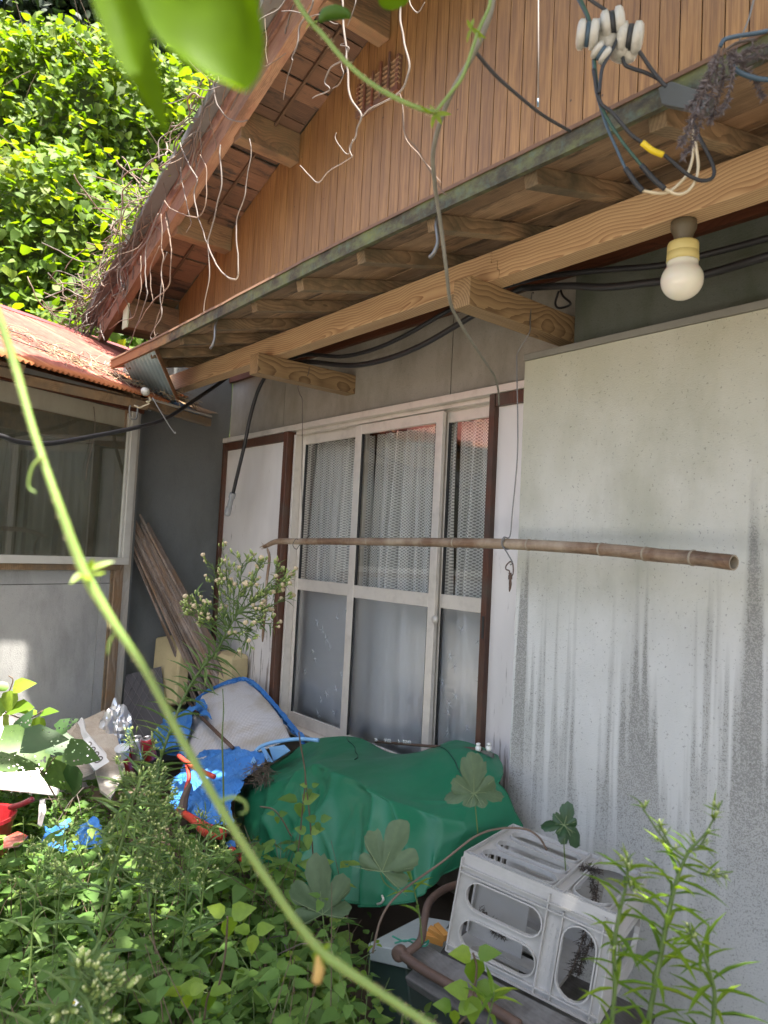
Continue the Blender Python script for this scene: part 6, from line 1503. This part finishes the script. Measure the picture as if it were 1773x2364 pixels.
M['lf_lobed_d'] = leafmat('dark_lobed_leaf', (.02, .05, .02), (.03, .075, .03), (.045, .095, .035), .2, .4)
c0 = at(1302, 1905, D=2.0)
for k, (d, s, zz) in enumerate(((-dwn * .9 + rgt * .25, .075, -fw * .8 + UZ * .3), (-rgt * .9 - dwn * .1, .075, -fw * .4 + UZ * .9), (rgt * .7 + dwn * .65, .095, -fw * .6 + UZ * .6))): lobed(c0, d, zz, s, M['lf_lobed_d'], l3, 3, 40 + k, .12)
MB().tube(spline(PX([(1302, 1905), (1302, 1950), (1306, 2010)], 2.0), 4), .0018, 5).build('petiole', M['stem'], l3, smooth=True)
# insect-eaten sunlit leaves at the left
M['lf_holey'] = None
def holey():
    m_ = leafmat('insect_eaten_leaf', (.03, .075, .02), (.05, .11, .025), (.085, .15, .03), .35, .5); t = m_.node_tree; o_ = [n for n in t.nodes if n.type == 'OUTPUT_MATERIAL'][0]; src = o_.inputs[0].links[0].from_socket
    g = t.nodes.new('ShaderNodeNewGeometry'); v = t.nodes.new('ShaderNodeTexVoronoi'); v.inputs['Scale'].default_value = 75; r = t.nodes.new('ShaderNodeMath'); r.operation = 'LESS_THAN'; r.inputs[1].default_value = .20
    n2 = t.nodes.new('ShaderNodeTexNoise'); n2.inputs['Scale'].default_value = 16; a = t.nodes.new('ShaderNodeMath'); a.operation = 'SUBTRACT'; tp = t.nodes.new('ShaderNodeBsdfTransparent'); mx = t.nodes.new('ShaderNodeMixShader')
    b = t.nodes.new('ShaderNodeMath'); b.operation = 'MULTIPLY_ADD'; b.inputs[1].default_value = -.9; b.inputs[2].default_value = .55
    t.links.new(g.outputs['Position'], v.inputs['Vector']); t.links.new(g.outputs['Position'], n2.inputs['Vector']); t.links.new(n2.outputs[0], b.inputs[0])
    t.links.new(v.outputs['Distance'], a.inputs[0]); t.links.new(b.outputs[0], a.inputs[1]); a2 = t.nodes.new('ShaderNodeMath'); a2.operation = 'ADD'; a2.inputs[1].default_value = .12; t.links.new(a.outputs[0], a2.inputs[0]); t.links.new(v.outputs['Distance'], r.inputs[0])
    t.links.new(a2.outputs[0], r.inputs[0]); t.links.new(r.outputs[0], mx.inputs[0]); t.links.new(src, mx.inputs[1]); t.links.new(tp.outputs[0], mx.inputs[2]); t.links.new(mx.outputs[0], o_.inputs[0]); return m_
M['lf_holey'] = holey()
hp = thing('eaten_shrub', at(60, 1800, D=2.5), 'shrub with insect eaten leaves at the left before the white tray', 'shrub')
pos = []; dr = []; ln = []
for (x, y, s, ax_, ay_) in ((20, 1705, .13, 1, .1), (70, 1715, .14, 1, -.15), (130, 1718, .13, 1, .12), (60, 1735, .14, .9, .3), (10, 1752, .14, 1, .2), (65, 1700, .10, .3, -.9), (170, 1730, .12, .9, .3), (130, 1760, .15, .7, .7), (200, 1770, .13, -.3, .9), (40, 1760, .12, -.9, .2), (150, 1690, .08, .7, -.5)):
    pos.append(tuple(at(x - 20, y, D=2.5 + rg.normal(0, .05)))); dr.append(tuple(rgt * ax_ + dwn * ay_ + fw * .1)); ln.append(s)
ln = np.array(ln); leaves('leaves', pos, dr, unit(np.array([tuple(-fw * .75 + UZ * .8)] * len(pos)) + rg.normal(0, .2, (len(pos), 3))), ln, ln * .75, rg.random(len(pos)), M['lf_holey'], 'heart', hp)
MB().tube(spline(PX([(150, 1880), (100, 1790), (70, 1740), (20, 1710)], 2.52), 5), .003, 5).tube(spline(PX([(100, 1790), (130, 1745), (170, 1725)], 2.52), 5), .002, 5).build('branch', M['stem_b'], hp, smooth=True)
# small white daisies bottom left
for k, (x, y) in enumerate(((170, 2315), (180, 2322))):
    c = at(x, y, D=1.5); t = thing('white_daisy', c, ('small white daisy in the weeds at bottom left', 'second white daisy just right of the first')[k], 'flower')
    ax = (UZ * .8 - fw * .5).normalized(); u = ax.orthogonal().normalized(); q = ax.cross(u)
    leaves('petals', [tuple(c)] * 16, [tuple(u * math.cos(a) + q * math.sin(a)) for a in np.linspace(0, 6.0, 16)], [tuple(ax)] * 16, .010, .0035, .9, M['nylon'], 'ovate', t)
    MB().lathe(c, ax, [(-.001, .0035), (.002, .003), (.003, .001)], 8).build('disc', M['yellow'], t, smooth=True)
    MB().tube([c, c + V(.01, 0, -.25)], .001, 4).build('stem', M['stem'], t)

# ---------------------------------------------------------------- vines on the gable edge
rg = np.random.default_rng(41)
mbA = MB(); mbB = MB()
for k in range(300):
    x = rg.uniform(-6.9, -3.0) if rg.random() < .55 else rg.uniform(-6.9, -5.2)
    z = 5.97 + .379 * x + rg.uniform(-.02, .16); y = -.56 + rg.normal(0, .06)
    pts = [V(x, y, z)]; d = V(-.9, rg.normal(0, .3), -.4 + rg.normal(0, .5)).normalized()
    for j in range(rg.integers(4, 9)):
        d = (d + Vector(rg.normal(0, .5, 3)) * .7).normalized(); n_ = pts[-1] + d * rg.uniform(.04, .12)
        lo_ = 5.90 + .379 * n_.x - .06; n_.y = min(-.5, max(-.75, n_.y)) if n_.z < 6.03 + .379 * n_.x else n_.y
        pts.append(n_)
    (mbA if rg.random() < .45 else mbB).tube(spline(pts, 3), rg.uniform(.0022, .006), 5)
tag(mbA.build('pale_vine_tangle', M['deadvine'], None, smooth=True), kind='stuff'); tag(mbB.build('brown_vine_tangle', M['deadvine_b'], None, smooth=True), kind='stuff')
# some living leaves among them
n = 420; xs = rg.uniform(-7.0, -3.2, n); zz = 6.04 + .379 * xs + np.abs(rg.normal(0, .10, n)); ys = -.45 + rg.normal(0, .14, n)
tag(leaves('roof_vine_leaves', np.stack([xs, ys, zz], 1), unit(rg.normal(0, 1, (n, 3)) + np.array([0, 0, -.3])), unit(rg.normal(0, .5, (n, 3)) + np.array([0, -.2, .8])), rg.uniform(.06, .13, n), rg.uniform(.05, .1, n), rg.random(n), M['lf_kudzu'], 'heart'), kind='stuff')
c1 = lambda x, y: at(200 + x * .2411, 350 + y * .2411, Y=-.62)
c8 = lambda x, y: at(500 + x * .3014, y * .3014, Y=-.62)
tend = [
 (c1, [(1275, -60), (1275, 0), (1290, 300), (1230, 600), (1165, 850), (1180, 960), (1290, 1150), (1380, 1215), (1450, 1180), (1440, 850), (1440, 650), (1510, 450), (1530, 300), (1575, 0), (1560, -120)], .0045, 0, 'long pale tendril looping down before the brown gable boards'),
 (c1, [(1160, 850), (1165, 960), (1172, 1200), (1130, 1450), (1115, 1580)], .0034, 0, 'thin pale tendril hanging straight to the eave edge'),
 (c1, [(900, -80), (930, 20), (1000, 160), (1060, 270), (1030, 390), (1060, 600), (1110, 740), (1160, 900)], .0046, 0, 'bright tendril bending over the bargeboard near the middle purlin'),
 (c1, [(740, 480), (650, 700), (580, 880), (560, 1000), (570, 1250), (575, 1400), (480, 1660), (430, 1800), (400, 1890)], .0042, 0, 'long white tendril falling past the lowest purlin'),
 (c1, [(715, 590), (720, 760), (715, 900), (735, 1000), (715, 1180), (740, 1350), (690, 1560), (650, 1700), (660, 1780)], .0036, 1, 'grey tendril cluster strand left of the lowest purlin'),
 (c1, [(690, 600), (650, 700), (600, 800), (560, 880), (480, 980), (330, 1150), (330, 1300), (260, 1460), (150, 1600), (130, 1680), (175, 1810)], .0062, 0, 'thick white vine running down the foot of the bargeboard'),
 (c1, [(750, 470), (800, 540), (900, 590), (1010, 625), (1080, 620), (1130, 540), (1145, 450), (1150, 250), (1140, 140), (1090, 30)], .004, 1, 'brown tendril swinging in a wide loop over the bargeboard'),
 (c1, [(760, 640), (800, 850), (815, 1000), (800, 1180), (775, 1300), (640, 1430), (560, 1540), (480, 1680)], .0042, 1, 'grey vine bending left above the rusty eave corner'),
 (c1, [(700, 900), (620, 1090), (615, 1250), (640, 1470)], .003, 1, 'thin grey tendril between bargeboard and the purlin cap'),
 (c1, [(770, 960), (720, 1100), (720, 1250), (705, 1400), (720, 1560), (660, 1680), (610, 1760), (630, 1790), (680, 1740)], .0035, 0, 'pale tendril ending in a curl beside the eave corner'),
 (c1, [(900, 150), (915, 300), (940, 420), (960, 500), (990, 640), (995, 700), (955, 775)], .003, 0, 'short hooked tendril under the bargeboard'),
 (c1, [(520, 1000), (520, 1200), (515, 1350), (480, 1500), (440, 1590), (330, 1620), (220, 1700)], .0036, 1, 'brown tendril swept left over the red roof'),
 (c8, [(740, -60), (740, 20), (700, 100), (640, 200), (620, 340), (585, 440), (590, 470)], .0052, 0, 'white tendril in front of the upper bargeboard'),
 (c8, [(585, 450), (560, 540), (530, 650), (515, 765)], .0026, 0, 'fine tip of the upper white tendril'),
 (c8, [(930, -60), (960, 20), (970, 180), (985, 300), (1000, 450), (1005, 600), (1030, 760), (1110, 880), (1075, 980), (1060, 1050), (1020, 1130), (1045, 1200)], .0052, 0, 'long white vine hanging from the gable before the vent'),
 (c8, [(1050, 1070), (1010, 1180), (950, 1130), (910, 1060), (915, 1015)], .0028, 0, 'small curled fork at the end of the long white vine'),
 (c8, [(1415, -60), (1405, 120), (1430, 300), (1475, 470), (1455, 600), (1405, 700), (1300, 770), (1180, 830), (1110, 890)], .0048, 0, 'white vine crossing below the gable vent'),
 (c8, [(1405, 700), (1425, 820), (1450, 1060), (1560, 1190), (1659, 1325), (1720, 1400)], .0026, 1, 'thin dark tendril slanting to the right over the gable boards'),
 (c8, [(975, 450), (880, 520), (835, 600), (830, 640), (860, 690), (730, 750)], .0042, 0, 'white tendril with a bent tip under the soffit'),
 (c8, [(985, 330), (945, 350), (1015, 370), (960, 480), (975, 560), (940, 640), (890, 680)], .0028, 0, 'fine tendril coil under the soffit'),
 (c8, [(500, 90), (560, 85), (680, 105), (700, 130), (800, 115), (880, 170), (930, 185)], .003, 0, 'horizontal white tendril across the bargeboard top'),
 (c8, [(1060, -40), (1065, 30), (1030, 130), (1000, 200)], .003, 0, 'short white tendril before the top purlin'),
 (c8, [(1470, -20), (1490, 50), (1540, 95), (1600, 20)], .003, 0, 'forked white tendril at the top of the gable'),
 (c8, [(640, 1270), (700, 1330), (780, 1400), (850, 1320), (1000, 1230), (1045, 1190)], .003, 0, 'thin white tendril drooping from the second purlin')]
for fn, pts, r_, m_, lb in tend:
    pp = [fn(*p) for p in pts]
    tubething('dead_tendril', wob(spline(pp, 5), .006, len(pts), 12), [r_, r_ * 1.05, r_ * .6], M['deadvine_b'] if m_ else M['deadvine'], lb, 'vine', 'dead vine tendrils hanging from the gable', 6, 0)

# ---------------------------------------------------------------- climbing stems close to the viewer
def hairy(name, pts, r, label, mat, hair=0, cat='vine', nodes=()):
    t = thing(name, pts[0], label, cat); sp_ = spline(pts, 10); MB().tube(sp_, r, 10).build('stem', mat, t, smooth=True)
    if hair:
        mb = MB(); r_ = np.random.default_rng(3)
        for k in range(hair):
            i = r_.integers(0, len(sp_) - 1); p = sp_[i].lerp(sp_[i + 1], r_.random()); d = Vector(rdir(1, r_)[0]); q = r if not isinstance(r, (list, tuple)) else r[0]; mb.tube([p + d * q * .8, p + d * q * 1.9], .00025, 3)
        mb.build('hairs', M['hair'], t)['kind'] = 'stuff'
    return t
M['hair'] = plain('stem_hair', (.5, .42, .25), .8)
M['fstem'] = plain('fresh_stem', (.16, .25, .055), .5, .2, 18, Subsurface_Weight=.15)
k_ = 1.0687
FD = .62
hs_ = hairy('near_vine_stem', [at(x * k_, y * k_, D=d) for x, y, d in ((-60, 500, .62), (0, 690, .62), (35, 800, .62), (75, 940, .61), (125, 1085, .6), (180, 1232, .6), (245, 1345, .6), (315, 1450, .6), (400, 1610, .6), (480, 1750, .6), (570, 1890, .6), (680, 2040, .6), (800, 2130, .6), (930, 2215, .6), (1000, 2260, .6))],
       [.0027, .0031, .0036, .0032, .0031, .0038, .0046, .0035, .0032, .0033, .0034, .0032, .0034, .0040, .0033, .0031, .0030], 'long blurred green vine stem slanting across the foreground', M['fstem'], 700)
def bracts(c, sz, par, sd_):
    r_ = np.random.default_rng(sd_); n = 6; d = [tuple(rgt * r_.normal(.2, .7) + dwn * r_.normal(.1, .6) + fw * r_.normal(0, .4)) for _ in range(n)]
    leaves('bract', [tuple(c)] * n, d, rdir(n, r_), np.linspace(sz * .5, sz, n), sz * .28, .9, M['lf_lime'], 'lance', par)
bracts(at(184 * k_, 1236 * k_, D=.6), .024, hs_, 4); bracts(at(690 * k_, 2060 * k_, D=.6), .017, hs_, 7)
MB().tube(spline([at(688 * k_, 2058 * k_, D=.6), at(690 * k_, 2090 * k_, D=.6), at(684 * k_, 2120 * k_, D=.6)], 4), [.002, .0045, .004], 8).build('withered_bud', plain('withered_bud', (.42, .27, .08), .7), hs_, smooth=True)
for pp_ in (((92, 985), (70, 1010), (62, 1050), (78, 1065)), ((470, 1735), (500, 1722), (528, 1732), (532, 1752), (518, 1758)), ((255, 1360), (238, 1385), (232, 1415))):
    MB().tube(spline([at(x * 1.0687, y * 1.0687, D=.6) for x, y in pp_], 6), [.0018, .0012, .0006], 6).build('tendril', M['fstem'], hs_, smooth=True)
TD = 1.15
tv = hairy('upper_vine_stem', PX([(670, -40), (684, 0), (715, 48), (745, 80), (800, 145), (860, 195), (925, 232), (985, 256), (1008, 258)], TD), [.0042, .004, .0036], 'hairy green vine stem curving across the top of the gable', M['fstem'], 420)
MB().tube(spline(PX([(1006, 258), (1040, 215), (1066, 180), (1085, 130), (1105, 70), (1128, 20), (1135, -20)], TD), 6), .0028, 7).build('side_shoot', M['fstem'], tv, smooth=True)
bracts(at(1006, 262, D=TD), .03, tv, 5); bracts(at(1090, 65, D=TD), .03, tv, 8); bracts(at(722, 52, D=TD), .02, tv, 6)
MB().tube(spline(PX([(738, 50), (752, 34), (775, 28), (798, 32), (808, 40)], TD), 5), [.003, .010, .011, .008, .003], 9).build('leaf_bud', M['lf_lime'], tv, smooth=True)
tubething('long_dead_vine', [at(x, y, D=d) for x, y, d in ((1140, -30, 1.2), (1133, 25, 1.2), (1112, 85, 1.22), (1085, 140, 1.25), (1050, 200, 1.3), (1026, 255, 1.35), (1008, 310, 1.4), (999, 363, 1.45), (1003, 420, 1.5), (1010, 470, 1.55), (1020, 540, 1.6), (1030, 620, 1.65), (1040, 700, 1.75), (1062, 745, 1.85), (1090, 790, 1.95), (1120, 835, 2.1), (1142, 870, 2.3), (1150, 900, 2.45), (1152, 935, 2.55))],
          [.0050, .0046, .0044, .0040, .0032], plain('grey_vine_bark', (.20, .19, .15), .8, .35, 40, .3), 'long grey dead vine hanging before the gable, beam and window head', 'vine')
tubething('thin_dead_shoot', [at(x, y, D=1.5) for x, y in ((930, 260), (935, 310), (960, 340), (990, 390), (1020, 440), (1030, 450))], .0014, M['deadvine_b'], 'thin dark dead shoot beside the long grey vine', 'vine')
# blurred leaves hanging right in front of the camera
def bigleaf(rows, D0, label, seed):
    G = surface([[at(x * k_, y * k_, D=D0 + dz) for x, y, dz in r] for r in rows], 8, 8)
    o = MB().grid(G).build('near_leaf', M['lf_near'], None, smooth=True); a_ = o.data.attributes.new('rnd', 'FLOAT', 'POINT'); a_.data.foreach_set('value', [float(.6 + .15 * mnoise.noise(V(i * .05, seed, 0))) for i in range(len(o.data.vertices))])
    return tag(o, label, 'leaf')
M['lf_near'] = leafmat('near_leaf', (.07, .145, .005), (.105, .20, .006), (.12, .22, .008), .65, .5)
M['lf_near'].node_tree.nodes['Principled BSDF'].inputs['Specular IOR Level'].default_value = .05
bigleaf([[(285, -60, 0), (400, -70, .01), (500, -70, .015), (545, -60, 0)], [(310, 20, 0), (410, 20, .012), (510, 20, .015), (566, 50, 0)], [(340, 80, 0), (420, 100, .01), (510, 100, .012), (572, 105, 0)], [(395, 130, 0), (440, 150, .006), (510, 160, .008), (566, 150, 0)], [(450, 160, 0), (480, 175, .003), (515, 188, .004), (552, 178, 0)], [(520, 186, 0), (526, 192, 0), (532, 198, 0), (538, 194, 0)]],
        .36, 'large blurred lime green leaf hanging into the top of the picture', 1)
bigleaf([[(180, -60, 0), (240, -60, .006), (310, -60, 0)], [(205, 20, 0), (260, 25, .006), (325, 60, 0)], [(240, 105, 0), (285, 110, .004), (338, 130, 0)], [(290, 190, 0), (320, 195, .003), (356, 200, 0)], [(330, 250, 0), (345, 252, 0), (362, 250, 0)], [(352, 285, 0), (355, 287, 0), (360, 284, 0)]],
        .37, 'narrow blurred green leaf left of the large lime one', 2)
bigleaf([[(815, -30, 0), (860, -30, .003), (890, -30, 0)], [(818, 5, 0), (850, 10, .003), (880, 5, 0)], [(828, 18, 0), (845, 22, 0), (862, 18, 0)]], .8, 'tip of a bright green leaf at the top edge', 3)
# ---------------------------------------------------------------- ground
mb = MB(); P = []
for j in range(61):
    r = []
    for i in range(61):
        x = -60 + 2 * i if not (20 <= i <= 40) else -60 + 2 * i
        y = -60 + 2 * j
        r.append((x, y, -.03 + .04 * mnoise.noise(V(x * .3, y * .3, 0))))
    P.append(r)
o = MB().grid(P).build('ground', plain('bare_soil', (.085, .062, .042), .95, .4, 3, .4), None); tag(o, kind='structure')

P = [[(-5.5 + 14 * i / 20, -9.5 + 5.2 * j / 10, .02 + .012 * mnoise.noise(V(i * .7, j * .7, 3))) for i in range(21)] for j in range(11)]
o = MB().grid(P).build('bounce_yard', plain('pale_bounce', (.30, .29, .265), .9, .15, 3, .2), None); tag(o, kind='structure')  # unseen pale slab added behind the viewer to bounce light under the eaves
